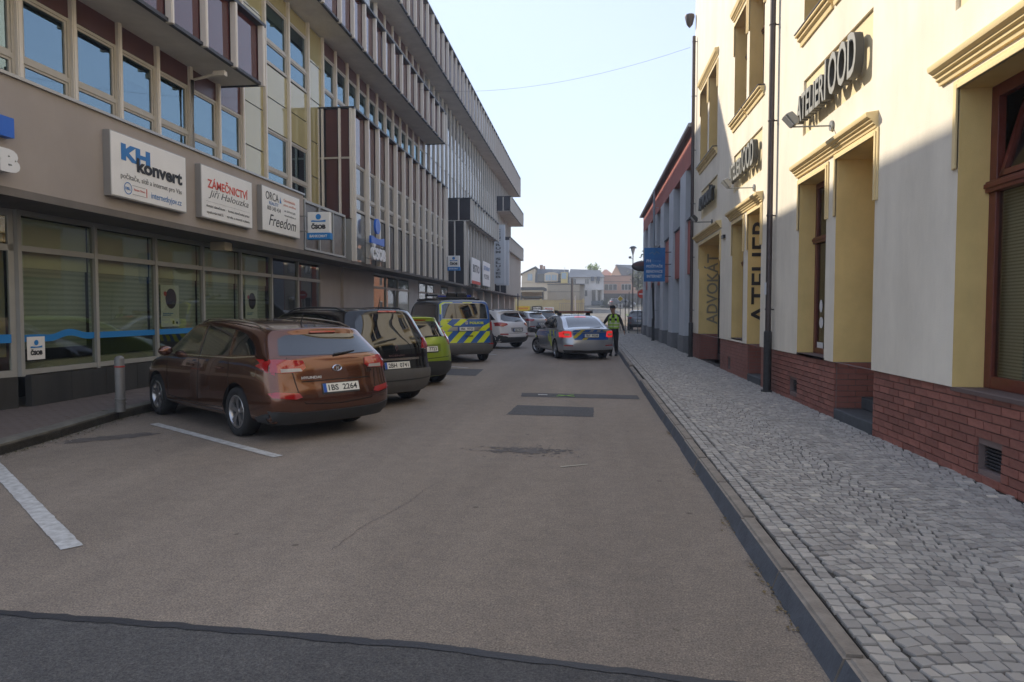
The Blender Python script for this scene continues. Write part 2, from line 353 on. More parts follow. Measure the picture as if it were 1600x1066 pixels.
# two straight courses behind the kerb, the rest in segmental arcs
PY = 0.081
def add_sett(x, y, r, sx, sy):
    if x - sx / 2 < 1.19 or x + sx / 2 > 3.40: return
    setts.append((x, y, random.uniform(-.003, .002), r + random.uniform(-.035, .035), sx, sy, random.randrange(10)))
y = 0.9
while y < 45:
    for c in range(2): add_sett(1.240 + c * 0.078 + random.uniform(-.004, .004), y + c * .04, 0, .074, random.uniform(.068, .076))
    y += PY
rows = int(44.5 / PY)
for r in range(rows):
    y0 = 0.8 + r * PY; x = 1.358 + random.uniform(0, .03)
    while x < 3.34:
        w = random.choice((.062, .07, .076, .082, .09)); xc = x + w / 2
        ph = ((xc - 1.36) % 1.0) ; arc = 0.10 * (1 - (2 * ph - 1) ** 2); slope = -0.10 * 4 * (2 * ph - 1)
        add_sett(xc, y0 + arc + random.uniform(-.006, .006), math.atan(slope) * 0.85, w * .955, PY * random.uniform(.88, .955))
        x += w
setts.sort(key=lambda t: t[1] + abs(t[0] - 1.9) * 0.3 if (t[1] > 2.55 + 0 * t[0]) else 99 + t[1])
svme = []
for v, f in SV:
    me = bpy.data.meshes.new('cobblestone'); me.from_pydata(v, [], f); me.materials.append(sm_o); svme.append(me)
for x, y, z, r, sx, sy, k in setts[:300]:
    o = meshobj('cobblestone', svme[k], pavement); o.location = (x, y, 0.100 + z); o.rotation_euler = (random.uniform(-.012, .012), random.uniform(-.012, .012), r); o.scale = (sx, sy, 1)
vs = []; fs = []; tone = []
for x, y, z, r, sx, sy, k in setts[300:]:
    v, f = SV[k]; o = len(vs); c, s = math.cos(r), math.sin(r); tl = random.uniform(-.08, .08); t = random.random()
    for a, b_, h in v:
        a *= sx; b_ *= sy; vs.append((x + a * c - b_ * s, y + a * s + b_ * c, 0.100 + z + h + a * tl * .3)); tone.append(t)
    fs += [tuple(i + o for i in q) for q in f]
me = bpy.data.meshes.new('cobblestone_field'); me.from_pydata(vs, [], fs); me.materials.append(sm_a)
at = me.attributes.new('tone', 'FLOAT', 'POINT'); at.data.foreach_set('value', tone)
meshobj('cobblestone_field', me, pavement, kind='stuff')
# dry leaves and grit along the kerb
b = MB()
for i in range(160):
    y = random.choice((3.6, 4.0, 4.3, 5.2, 6.8, 9)) + random.gauss(0, .12); x = 1.05 - abs(random.gauss(0, .03)); s = random.uniform(.005, .016); a = random.random() * 6
    b.add([(x + s * math.cos(a + t) * (1 if k % 2 else .4), y + s * math.sin(a + t), .006 + random.random() * .01) for k, t in enumerate((0, 1.5, 3, 4.6))], [(0, 1, 2, 3)])
b.build('gutter_leaves', mat('dry_leaf', (0.16, 0.12, 0.06), 0.9, var=0.4, vscale=30), kind='stuff')

# ---------------------------------------------------------------- left pavement
kl = [(-5.9, -3), (-6.2, 3), (-6.49, 6.8), (-6.66, 7.9), (-6.94, 9.34), (-7.0, 12), (-7.0, 30), (-7.0, 76)]
pav = [p for p in kl] + [(-12, 76), (-12, -3)]
paver = mat('paver_red', (0.135, 0.105, 0.09), 0.9, var=0.2, vscale=5, bump=0.4, bscale=60)
lp = MB().prism(pav[::-1], -0.05, 0.10).build('left_pavement', mortar, kind='structure')
def lerp_kerb(y):
    for (x0, y0), (x1, y1) in zip(kl, kl[1:]):
        if y0 <= y <= y1: return x0 + (x1 - x0) * (y - y0) / (y1 - y0)
    return -7
b = MB(); pm = MB().box(-.098, .098, -.0485, .0485, -.03, .018).mesh('paving_slab'); pm.materials.append(paver)
cnt = 0; yy = 5.0; rowi = 0
while yy < 22:
    xk = lerp_kerb(yy) - 0.27; x = xk - (.1 if rowi % 2 else 0)
    while x > -8.75:
        if cnt < 300 and 7.0 < yy < 10.5:
            o = meshobj('paving_slab', pm, lp); o.location = (x, yy, .104 + random.uniform(-.002, .002)); cnt += 1
        else: b.box(x - .098, x + .098, yy - .0485, yy + .0485, .09, .122 + random.uniform(-.002, .002))
        x -= .202
    yy += .101; rowi += 1
b.build('paving_field', paver, lp, kind='stuff')
kc = mat('kerb_concrete', (0.15, 0.14, 0.115), 0.9, var=0.25, vscale=6, bump=0.5, bscale=60, dirt=0.6)
for (x0, y0), (x1, y1) in zip(kl, kl[1:]):
    d = Vector((x1 - x0, y1 - y0)); n = max(1, round(d.length)); L = d.length / n; t = d.normalized()
    if y0 > 40: continue
    mk = MB().box(-.25, 0, .006, L - .006, -.03, .125).mesh('kerb_stone'); mk.materials.append(kc)
    for i in range(n):
        o = meshobj('kerb_stone', mk, lp); p = Vector((x0, y0)) + t * L * i; o.location = (p.x, p.y, 0); o.rotation_euler = (0, 0, math.atan2(-t.x, t.y))
# moss, litter and dark drain stain by the left kerb
b = MB()
for i in range(420):
    y = random.uniform(4.6, 10); x = lerp_kerb(y) + abs(random.gauss(0, .07)) + .01; s = random.uniform(.006, .02); a = random.random() * 6
    b.add([(x + s * math.cos(a + t), y + s * math.sin(a + t) * (1 if k % 2 else .5), .005 + random.random() * .012) for k, t in enumerate((0, 1.5, 3, 4.6))], [(0, 1, 2, 3)])
b.build('gutter_moss', mat('moss', (0.07, 0.075, 0.03), 0.95, col2=(0.12, .10, .06), vscale=25), kind='stuff')
b = MB()
for i in range(46):
    y = random.uniform(6.5, 9); x = lerp_kerb(y) + abs(random.gauss(0, .14)) + .03; s = random.uniform(.006, .014); a = random.random() * 6
    b.add([(x + s * math.cos(a + t), y + s * math.sin(a + t) * .7, .02) for t in (0, 1.5, 3, 4.6)], [(0, 1, 2, 3)])
b.build('litter_bits', mat('litter', (0.5, 0.5, 0.48), 0.9), kind='stuff')
flat('drain_stain', [(-6.3, 7.5), (-5.75, 7.95), (-5.55, 8.25), (-5.8, 8.3), (-6.25, 7.95), (-6.45, 7.7)], 0.004, stain, None, 0.05, kind='structure')

# ================================================================ yellow building on the right
WX = 3.33
cream = mat('cream_render', (0.84, 0.76, 0.62), 0.9, var=0.045, vscale=1.3, bump=0.35, bscale=110, dirt=0.32, bdist=.008)
ochre = mat('ochre_render', (0.83, 0.60, 0.24), 0.88, var=0.07, vscale=2, bump=0.25, bscale=110, dirt=0.2)
trimm = mat('cornice_yellow', (0.80, 0.62, 0.32), 0.8, var=0.05, vscale=3, bump=0.2, bscale=90)
brickm = mat('clinker_tile', (0.25, 0.088, 0.064), 0.5, col2=(0.34, 0.14, 0.105), vscale=2.2, bump=0.15, bscale=50, dirt=0.55)
nb_ = brickm.node_tree.nodes; lb_ = brickm.node_tree.links; oi_ = nb_.new('ShaderNodeObjectInfo'); mr_ = nb_.new('ShaderNodeMapRange'); mr_.inputs[3].default_value = .78; mr_.inputs[4].default_value = 1.22
lb_.new(oi_.outputs['Random'], mr_.inputs[0]); vm_ = nb_.new('ShaderNodeVectorMath'); vm_.operation = 'SCALE'; pb_ = nb_['Principled BSDF']; src_ = pb_.inputs['Base Color'].links[0].from_socket; lb_.new(src_, vm_.inputs[0]); lb_.new(mr_.outputs[0], vm_.inputs['Scale']); lb_.new(vm_.outputs[0], pb_.inputs['Base Color'])
groutm = mat('grout', (0.20, 0.145, 0.13), 0.95)
redwood = mat('red_brown_frame', (0.14, 0.035, 0.022), 0.32, var=0.15, vscale=8)
whitef = mat('white_frame', (0.6, 0.58, 0.54), 0.4)
darkdoor = mat('dark_door', (0.03, 0.028, 0.026), 0.4)
zinc = mat('zinc_pipe_brown', (0.075, 0.058, 0.055), 0.4, metal=0.3, var=0.15, vscale=5)
stepm = mat('step_slate', (0.075, 0.08, 0.085), 0.8, var=0.15, vscale=8, bump=0.3)
wglass = glass('shop_glass', (0.9, 0.92, 0.88), 0.0, 0.75, 1.6)
yb = root0('yellow_building', 'cream and ochre plastered building with brick tiled base on the right', 'building')
Y0, Y1, ZT = -6.0, 22.95, 13.2
ops = []      # openings (y0,y1,z0,z1,kind)
for gc in (-.6, 4.7, 10.05, 15.32):
    ops += [(gc - 1.38, gc - 0.12, 5.98, 8.2, 'up'), (gc + 0.12, gc + 1.38, 5.98, 8.2, 'up')]
ops += [(18.85, 20.15, 5.98, 8.2, 'up'), (20.4, 21.7, 5.98, 8.2, 'up')]
ops += [(8.55, 9.84, 0.13, 3.66, 'door'), (10.22, 11.5, 0.93, 3.62, 'win'),
        (13.95, 15.08, 0.13, 3.64, 'door'), (15.5, 16.7, 0.97, 3.62, 'win'),
        (18.2, 21.65, 0.13, 3.6, 'gate'), (3.4, 6.72, 0.88, 3.62, 'shop'), (-2, 2.2, 0.88, 3.62, 'shop')]
pan = [(gc - 1.33, gc + 1.34, 4.36, 5.22) for gc in (4.7 + .8, 10.05, 15.32, 20.07)]
def wall_grid(x, ops, y0, y1, z0, z1, mb, th=0.3, skip=None):
    ysx = sorted({y0, y1, *[o[0] for o in ops if y0 < o[0] < y1], *[o[1] for o in ops if y0 < o[1] < y1]})
    zsx = sorted({z0, z1, *[o[2] for o in ops if z0 < o[2] < z1], *[o[3] for o in ops if z0 < o[3] < z1]})
    for i in range(len(ysx) - 1):
        runs = []
        for j in range(len(zsx) - 1):
            cy, cz = (ysx[i] + ysx[i + 1]) / 2, (zsx[j] + zsx[j + 1]) / 2
            if any(o[0] < cy < o[1] and o[2] < cz < o[3] for o in ops): continue
            if runs and abs(runs[-1][1] - zsx[j]) < 1e-6: runs[-1][1] = zsx[j + 1]
            else: runs.append([zsx[j], zsx[j + 1]])
        for a, b_ in runs:
            mb.quad((x, ysx[i], a), (x, ysx[i], b_), (x, ysx[i + 1], b_), (x, ysx[i + 1], a))
ZB = 0.90
b = MB(); wall_grid(WX, ops + [(p[0], p[1], p[2], p[3], 'pan') for p in pan], Y0, Y1, ZB, ZT, b)
# underside of the plaster over the brick base, panel recess, end wall
for p in pan:
    x2 = WX + .035
    b.quad((WX, p[0], p[3]), (x2, p[0], p[3]), (x2, p[1], p[3]), (WX, p[1], p[3])); b.quad((WX, p[0], p[2]), (x2, p[0], p[2]), (x2, p[1], p[2]), (WX, p[1], p[2]))
    b.quad((WX, p[0], p[2]), (x2, p[0], p[2]), (x2, p[0], p[3]), (WX, p[0], p[3])); b.quad((WX, p[1], p[2]), (x2, p[1], p[2]), (x2, p[1], p[3]), (WX, p[1], p[3]))
b.quad((WX, Y1, 0.1), (WX + 11, Y1, 0.1), (WX + 11, Y1, ZT), (WX, Y1, ZT)); b.quad((WX, Y0, 0.1), (WX + 11, Y0, 0.1), (WX + 11, Y0, ZT), (WX, Y0, ZT))
b.quad((WX + 11, Y0, 0), (WX + 11, Y1, 0), (WX + 11, Y1, ZT), (WX + 11, Y0, ZT)); b.quad((WX - .25, Y0, ZT), (WX + 11, Y0, ZT), (WX + 11, Y1, ZT), (WX - .25, Y1, ZT))
b.build('wall', cream, yb)
for p in pan: MB().quad((WX + .035, p[0], p[2]), (WX + .035, p[1], p[2]), (WX + .035, p[1], p[3]), (WX + .035, p[0], p[3])).build('sign_panel', mat('panel_yellow', (0.80, 0.66, 0.40), 0.88, bump=.25, bscale=110), yb)
for o in ops:
    rev = MB()
    d = {'up': .34, 'door': .95, 'win': .30, 'gate': .62, 'shop': .30}[o[4]]; y0, y1, z0, z1 = o[:4]; z0b = max(z0, ZB) if o[4] in ('door', 'gate') else z0
    x2 = WX + d; rev.quad((WX, y0, z0b), (x2, y0, z0b), (x2, y0, z1), (WX, y0, z1)); rev.quad((WX, y1, z0b), (x2, y1, z0b), (x2, y1, z1), (WX, y1, z1))
    rev.quad((WX, y0, z1), (x2, y0, z1), (x2, y1, z1), (WX, y1, z1))
    if o[4] in ('up', 'win', 'shop'): rev.quad((WX, y0, z0), (x2, y0, z0), (x2, y1, z0), (WX, y1, z0))
    rev.build('window_reveal', ochre, yb)
# brick clad base: grout backing and separate tiles
GX = WX + 0.035
bops = [o for o in ops if o[2] < .5] + [(5.98, 6.34, .23, .45), (11.57, 12.0, .25, .46), (16.9, 17.25, .25, .46)]
b = MB(); wall_grid(GX + .012, bops, Y0, Y1, .05, ZB, b)
for o in bops:
    d = .95 if o[2] < .15 else .16
    if o[2] < .15 and o[1] > 20: d = .62
    x2 = GX + d
    for yy in (o[0], o[1]): b.quad((GX + .012, yy, o[2]), (x2, yy, o[2]), (x2, yy, min(o[3], ZB)), (GX + .012, yy, min(o[3], ZB)))
    if o[2] > .15:
        for zz in (o[2], o[3]): b.quad((GX + .012, o[0], zz), (x2, o[0], zz), (x2, o[1], zz), (GX + .012, o[1], zz))
b.quad((WX, Y0, ZB), (GX + .02, Y0, ZB), (GX + .02, Y1, ZB), (WX, Y1, ZB))
b.build('base_backing', groutm, yb)
bricks = []
CH = 0.0785
for r in range(10):
    z0 = .115 + r * CH; z1 = z0 + CH - .010
    if z1 > ZB: z1 = ZB - .004
    y = 2.0 - (.125 if r % 2 else 0)
    while y < Y1 - .02:
        segs = [(y + .005, min(y + .245, Y1 - .01))]
        for o in bops:
            if z1 > o[2] + .005 and z0 < o[3] - .005:
                ns = []
                for a, c in segs:
                    if c <= o[0] or a >= o[1]: ns.append((a, c)); continue
                    if a < o[0]: ns.append((a, o[0] - .002))
                    if c > o[1]: ns.append((o[1] + .002, c))
                segs = ns
        for a, c in segs:
            if c - a > .02: bricks.append((a, c, z0, z1))
        y += .25
bricks.sort(key=lambda t: t[0] if t[0] > 4.6 else 50 - t[0])
bme = MB().box(0, .018, 0, 1, 0, 1).mesh('brick'); bme.materials.append(brickm)
rb = MB()
for i, (a, c, z0, z1) in enumerate(bricks):
    if i < 300:
        o = meshobj('brick', bme, yb); o.location = (GX - .006 + random.uniform(-.002, .002), a, z0); o.scale = (1, c - a, z1 - z0)
    else: rb.box(GX - .006 + random.uniform(-.002, .002), GX + .011, a, c, z0, z1)
# tiles on the door returns that face the camera
for o in bops:
    if o[2] < .15:
        d = .62 if o[1] > 20 else .93
        for r in range(10):
            z0 = .115 + r * CH; z1 = min(z0 + CH - .01, ZB - .004); x = GX + .02 - (.1 if r % 2 else 0)
            while x < GX + d:
                a = max(x, GX + .02); c = min(x + .24, GX + d)
                if c > a: rb.box(a, c, o[1] - .014, o[1] - .001, z0, z1)
                x += .25
rb.build('brick_field', brickm, yb, kind='stuff')
# vents
for o in bops[-3:]:
    v = MB().box(GX + .08, GX + .085, o[0] + .01, o[1] - .01, o[2] + .01, o[3] - .01).build('vent_grille', mat('vent_dark', (.02, .02, .022), .5), yb)
    s = MB()
    for k in range(6): zz = o[2] + .025 + k * (o[3] - o[2] - .04) / 6; s.box(GX + .055, GX + .078, o[0] + .02, o[1] - .02, zz, zz + .012)
    s.build('vent_slats', mat('vent_grey', (.05, .05, .055), .5), v)
# shop windows etc
def window(y0, y1, z0, z1, x, par, fr, gl, transom=None, fw=.07, vert=0, name='window', sub=True, blind=None, tilt=False):
    b = MB(); d = .07
    b.box(x, x + d, y0, y0 + fw, z0, z1); b.box(x, x + d, y1 - fw, y1, z0, z1); b.box(x, x + d, y0 + fw, y1 - fw, z0, z0 + fw); b.box(x, x + d, y0 + fw, y1 - fw, z1 - fw, z1)
    if transom: b.box(x - .035, x + d, y0 + .001, y1 - .001, transom - .05, transom + .05); b.box(x - .05, x + .02, y0 - .001, y1 + .001, transom - .012, transom + .03)
    for k in range(vert): yv = y0 + (y1 - y0) * (k + 1) / (vert + 1); b.box(x + .004, x + d - .004, yv - .035, yv + .035, z0 + fw, (transom - .05) if transom else z1 - fw)
    w = b.build(name, fr, par, bevel=.006)
    zz = [(z0 + fw, (transom - .05) if transom else z1 - fw)] + ([(transom + .05, z1 - fw)] if transom else [])
    for i, (a, c) in enumerate(zz):
        if tilt and i == 1:
            s = MB(); t = .055
            for q in ((y0 + fw + .03, y0 + fw + .03 + t, a, c - .04), (y1 - fw - .03 - t, y1 - fw - .03, a, c - .04)): s.box(-.02, .03, q[0], q[1], 0, q[3] - q[2])
            s.box(-.02, .03, y0 + fw + .03, y1 - fw - .03, 0, t); s.box(-.02, .03, y0 + fw + .03, y1 - fw - .03, c - a - .04 - t, c - a - .04)
            s.xf(T(x + .02, 0, a + .02, 0, 0, math.radians(15))); s.build('tilted_sash', fr, w)
            MB().quad((.01, y0 + fw + .08, t), (.01, y1 - fw - .08, t), (.01, y1 - fw - .08, c - a - .09), (.01, y0 + fw + .08, c - a - .09)).xf(T(x + .02, 0, a + .02, 0, 0, math.radians(15))).build('pane', gl, w)
        else:
            MB().box(x + .03, x + .036, y0 + fw - .005, y1 - fw + .005, a - .005, c + .005).build('pane', gl, w)
    return w
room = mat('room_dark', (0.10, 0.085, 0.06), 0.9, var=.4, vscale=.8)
blindm = bpy.data.materials.new('blind_slats'); blindm.use_nodes = True
n_ = blindm.node_tree.nodes; l_ = blindm.node_tree.links
def stripes(m, c1, c2, per):
    n_ = m.node_tree.nodes; l_ = m.node_tree.links; tc = n_.new('ShaderNodeTexCoord'); wv = n_.new('ShaderNodeTexWave'); wv.bands_direction = 'Z'; wv.inputs['Scale'].default_value = 2 * PI / per / 20 * 1.0
    wv.inputs['Scale'].default_value = 0.314 / per
    l_.new(tc.outputs['Object'], wv.inputs['Vector']); r = n_.new('ShaderNodeValToRGB'); r.color_ramp.elements[0].color = (*c1, 1); r.color_ramp.elements[1].color = (*c2, 1); r.color_ramp.elements[0].position = .3; r.color_ramp.elements[1].position = .6
    l_.new(wv.outputs['Fac'], r.inputs[0]); l_.new(r.outputs[0], n_['Principled BSDF'].inputs['Base Color'])
stripes(blindm, (.45, .37, .26), (.85, .76, .60), .03)
wn = window(3.4, 6.72, 0.90, 3.62, WX + .27, yb, redwood, wglass, transom=2.72, fw=.11, vert=1, tilt=True)
MB().box(WX + .40, WX + .404, 3.4, 6.72, .93, 2.7).build('blind', blindm, wn)
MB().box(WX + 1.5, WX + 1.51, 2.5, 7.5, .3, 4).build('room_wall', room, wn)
MB().box(WX + .36, WX + .365, 5.15, 5.62, 1.12, 1.62).build('poster', mat('poster_blue', (.10, .28, .42), .6, col2=(.25, .4, .5), vscale=12), wn)
for gc in (3.4,): pass
for (a, c, z0, z1) in ((10.22, 11.5, .93, 3.62), (15.5, 16.7, .97, 3.62)):
    w = window(a, c, z0, z1, WX + .25, yb, redwood, wglass, transom=2.72, fw=.09)
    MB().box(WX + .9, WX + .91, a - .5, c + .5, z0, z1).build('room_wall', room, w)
stk = mat('sticker_white', (.7, .7, .7), .6)
b = MB(); b.disc((WX + .272, 11.2, 1.42), .09, 'x'); b.disc((WX + .272, 11.22, 1.68), .07, 'x', ry=.1); b.quad((WX + .272, 11.1, .99), (WX + .272, 11.38, .99), (WX + .272, 11.38, 1.11), (WX + .272, 11.1, 1.11)); b.build('window_sticker', stk, yb)
pink = mat('pinkish_glass', (.3, .12, .09), .3)
for o in ops:
    if o[4] == 'up':
        w = window(o[0], o[1], o[2] + .02, o[3], WX + .28, yb, redwood, glass('dark_window', (.2, .2, .2), 0, .3), transom=7.5, fw=.08, vert=1)
        MB().box(WX + .6, WX + .61, o[0], o[1], o[2], o[3]).build('curtain', mat('curtain', (.45, .42, .36), .9), w)
# doors
for (a, c, zt, x, m) in ((8.55, 9.84, 3.66, WX + .93, redwood), (13.95, 15.08, 3.64, WX + .93, redwood)):
    d = MB().box(x, x + .06, a, c, .45, zt - .9).build('door', m, yb)
    MB().box(x - .01, x, a + .15, c - .15, 1.1, 2.5).build('pane', wglass, d); MB().box(x, x + .05, a, c, 2.82, zt).build('fanlight', glass('dark_window'), d)
    MB().box(x - .06, x - .02, a + .08, a + .12, 1.2, 1.6).build('handle', MATS['white_frame'], d)
    MB().box(WX + .02, WX + .95, a, c, .1, .26).build('step', stepm, yb, bevel=.012); MB().box(WX + .38, WX + .95, a, c, .26, .42).build('step', stepm, yb, bevel=.012)
# deep dark gateway glazing
gx = WX + .58; d = MB().box(gx, gx + .05, 18.2, 21.65, 2.62, 2.72).box(gx, gx + .05, 18.2, 21.65, .12, .3).box(gx, gx + .05, 18.2, 21.65, 3.5, 3.6)
for yy in (18.2, 19.3, 20.4, 21.57): d.box(gx, gx + .05, yy, yy + .08, .3, 2.62)
d = d.build('entrance_frame', darkdoor, yb); MB().box(gx + .02, gx + .025, 18.2, 21.65, .3, 2.62).build('pane', glass('dark_window'), d)
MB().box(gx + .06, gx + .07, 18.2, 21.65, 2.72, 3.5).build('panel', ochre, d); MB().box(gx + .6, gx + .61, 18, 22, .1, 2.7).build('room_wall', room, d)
# cornices, surrounds, sills
def cornice(y0, y1, z, par=yb, dx=.13):
    pr = [(0, 0), (-.03, 0), (-.035, .03), (-.06, .045), (-.06, .07), (-.09, .085), (-.09, .10), (-dx, .125), (-dx - .01, .15), (-dx - .01, .175), (0, .195)]
    return MB().ext([(WX + p, y0, z + q) for p, q in pr], (0, y1 - y0, 0)).build('cornice', trimm, par, smooth=35)
def surround(y0, y1, z0, z1, par=yb, w=.085):
    b = MB()
    for t, ww in ((.02, w), (.034, w * .55)):
        b.box(WX - t, WX + .0, y0 - ww, y0, z0, z1 + ww); b.box(WX - t, WX + .0, y1, y1 + ww, z0, z1 + ww); b.box(WX - t, WX + .0, y0, y1, z1, z1 + ww)
    return b.build('window_surround', trimm, par, bevel=.006)
for (a, c) in ((8.50, 11.62), (13.85, 16.95), (18.1, 22.2)): cornice(a, c, 3.745)
cornice(3.2, 7.05, 3.745); cornice(-2.2, 2.4, 3.745)
for o in ops:
    if o[4] in ('door', 'win', 'shop'): surround(o[0], o[1], 2.9, o[3])
    if o[4] == 'gate': surround(o[0], o[1], 2.9, o[3])
for gc in (-.6, 4.7, 10.05, 15.32, 20.28):
    cornice(gc - 1.5, gc + 1.5, 8.36, dx=.10)
    for s in (-1, 1):
        a, c = (gc - 1.38, gc - .12) if s < 0 else (gc + .12, gc + 1.38)
        surround(a, c, 7.55, 8.2)
        MB().ext([(WX + p, a - .08, 5.98 + q) for p, q in ((.3, 0), (-.12, -.02), (-.12, -.045), (-.08, -.05), (-.08, -.1), (-.04, -.12), (-.03, -.19), (0, -.19))], (0, c - a + .16, 0)).build('window_sill', trimm, yb)
        MB().box(WX - .13, WX + .3, a - .09, c + .09, 5.975, 5.99).build('sill_flashing', zinc, yb)
sillm = mat('sill_stone', (.13, .09, .08), .7)
for (a, c, z) in ((3.35, 6.75, .895), (10.2, 11.52, .93), (15.48, 16.72, .97)): MB().box(WX - .0, WX + .3, a, c, z - .03, z + .004).build('window_sill', sillm, yb)
MB().box(WX - .30, WX - .0, Y0, Y1 + .1, 13.05, 13.19).build('eaves', trimm, yb)
# downpipes (things)
def downpipe(y, z0, z1, lbl, r=.052, x=WX - .10, m=None):
    t = root0('downpipe', lbl, 'downpipe', 'drainpipes on the house fronts'); m = m or zinc
    MB().tube([(x, y, z0), (x, y, z1)], r, 12).build('pipe', m, t, smooth=40); MB().lathe([(r + .02, 0), (r + .02, 1.1), (r, 1.12)], (x, y, z0), 12).build('foot_sleeve', mat('cast_iron', (.035, .035, .035), .6, var=.3, vscale=20), t, smooth=40)
    MB().box(x - .09, x + .07, y - .08, y + .08, z0 - .005, z0 + .035).build('foot', MATS['cast_iron'], t)
    z = z0 + 1.5
    while z < z1: 
        MB().lathe([(r + .006, 0), (r + .012, .01), (r + .006, .03)], (x, y, z), 12).box(x, WX + .02, y - .01, y + .01, z, z + .02).build('bracket', m, t); z += 1.7
    return t
downpipe(12.93, .12, 10.5, 'brown drainpipe between the two arcades of the yellow building')
downpipe(22.55, .12, 10.3, 'dark drainpipe at the far corner of the yellow building beside the grey one')
MB().box(WX - .34, WX + .02, Y0, Y1 + .15, 13.2, 13.3).build('gutter', zinc, yb)
# cctv head on top of the corner downpipe
t = root0('rain_hopper', 'dark hopper head on top of the corner drainpipe against the sky', 'rain hopper')
MB().lathe([(.02, -.2), (.10, -.1), (.16, .15), (.15, .2), (.02, .2)], (WX - .18, 23.0, 10.95), 10).build('hopper', zinc, t, smooth=30)
# thin aerial cable
t = root0('aerial_cable', 'thin cable crossing the sky from the corner of the yellow building', 'cable'); MB().tube([(3.2 - 10.8 * k / 16, 23.2 + 6.8 * k / 16, 10.2 + 1.2 * k / 16 - 2.2 * (k / 16) * (1 - k / 16)) for k in range(17)], .0045, 5).build('wire', zinc, t)
# letters on panels
lside = mat('letter_side', (.06, .06, .055), .5); lface = mat('letter_face', (.33, .32, .28), .5)
def wall_text(txt, yfar, z, w, h, ext, label, m=lside, mf=lface, x=WX, bold=.03):
    t = root0('wall_sign', label, 'sign', 'lettering signs on the yellow building')
    # facing -X, reading direction -Y (from far to near)
    M = T(x - .03, yfar, z, -PI / 2)
    text(txt, w, h, M, m, t, ext=ext, bold=bold, name='letter_body')
    text(txt, w, h, T(x - .033 - ext, yfar, z, -PI / 2), mf, t, ext=.004, bold=bold - .015, name='letter_face')
    return t
s1 = wall_text('ATELIER', 11.28, 4.52, 1.25, .40, .10, 'grey raised letters on the sunlit wall panel above the nearest lamp')
text('1OOD', 1.12, .56, T(WX - .03, 10.0, 4.50, -PI / 2), lside, s1, ext=.10, bold=.02, name='letter_body'); text('1OOD', 1.12, .56, T(WX - .133, 10.0, 4.50, -PI / 2), lface, s1, ext=.004, bold=.01, name='letter_face')
s2 = wall_text('ATELIER', 16.5, 4.55, 1.2, .38, .10, 'dark raised letters on the middle wall panel over the second lamp', bold=.03)
text('1OOD', 1.1, .52, T(WX - .03, 15.25, 4.53, -PI / 2), lside, s2, ext=.10, bold=.02, name='letter_body'); text('1OOD', 1.1, .52, T(WX - .133, 15.25, 4.53, -PI / 2), lface, s2, ext=.004, bold=.01, name='letter_face')
wall_text('ADVOKÁT', 21.2, 4.6, 2.3, .45, .08, 'dark raised letters on the farthest, shaded wall panel', mf=lside)
# vertical painted words on the reveals
blk = mat('letter_black', (.03, .025, .02), .6); gry = mat('letter_gold', (.34, .29, .20), .35, metal=.4)
def reveal_text(txt, y, x, z, length, h, m, label):
    t = root0('vertical_lettering', label, 'lettering', 'upright words on the door reveals')
    # reading upward, tops of the letters to the left (-X), facing -Y
    M = Matrix.Translation((x, y, z)) @ Matrix.Rotation(-PI / 2, 4, 'Y')
    text(txt, length, h, M, m, t, ext=.012, bold=.01); return t
reveal_text('ATELIER', 15.075, 3.77, 1.32, 2.25, .36, blk, 'big black upright word ATELIER beside the middle door')
reveal_text('ADVOKÁT', 21.645, 3.90, 1.2, 2.15, .42, gry, 'pale upright word ADVOKÁT in the farthest entrance')
# wall lamps
lampg = mat('lamp_grey', (.30, .30, .28), .4, metal=.2)
def wall_lamp(y, z, label, m=lampg, L=.52):
    t = thing('wall_lamp', label, 'wall lamp', (WX, y, z), 0, 'flood lamps on arms over the signs')
    MB().lathe([(.0, -.03), (.07, -.03), (.075, -.01), (.03, 0)], (0, 0, 0), 14, 'x').build('mount', m, t, smooth=40)
    MB().tube([(-.02, 0, 0), (-L, 0, .0), (-L - .03, 0, .03)], .011, 8).build('arm', m, t, smooth=50)
    h = MB().ext([(-.10, -.11, -.04), (.10, -.11, -.055), (.12, -.11, .0), (.06, -.11, .055), (-.07, -.11, .05)], (0, .22, 0)).xf(T(-L - .04, 0, .11, 0, 0, math.radians(48)))
    h.build('lamp_head', m, t, bevel=.015)
    MB().box(-.085, .085, -.09, .09, -.062, -.052).xf(T(-L - .04, 0, .11, 0, 0, math.radians(48))).build('lens', mat('lens', (.5, .5, .48), .2), t)
    return t
wall_lamp(10.04, 4.17, 'grey flood lamp on an arm above the nearest door')
wall_lamp(14.55, 4.12, 'pale flood lamp on an arm over the middle cornice')
wall_lamp(19.4, 4.05, 'small dark lamp arm in the shade over the farthest entrance', mat('lamp_dark', (.05, .05, .05), .5), .45)
MB().box(WX - .06, WX, 17.55, 17.8, 3.42, 3.5).build('junction_box', darkdoor, yb)
MB().box(WX - .165, WX - .155, 12.87, 12.97, 1.9, 2.12).build('notice', stk, yb)
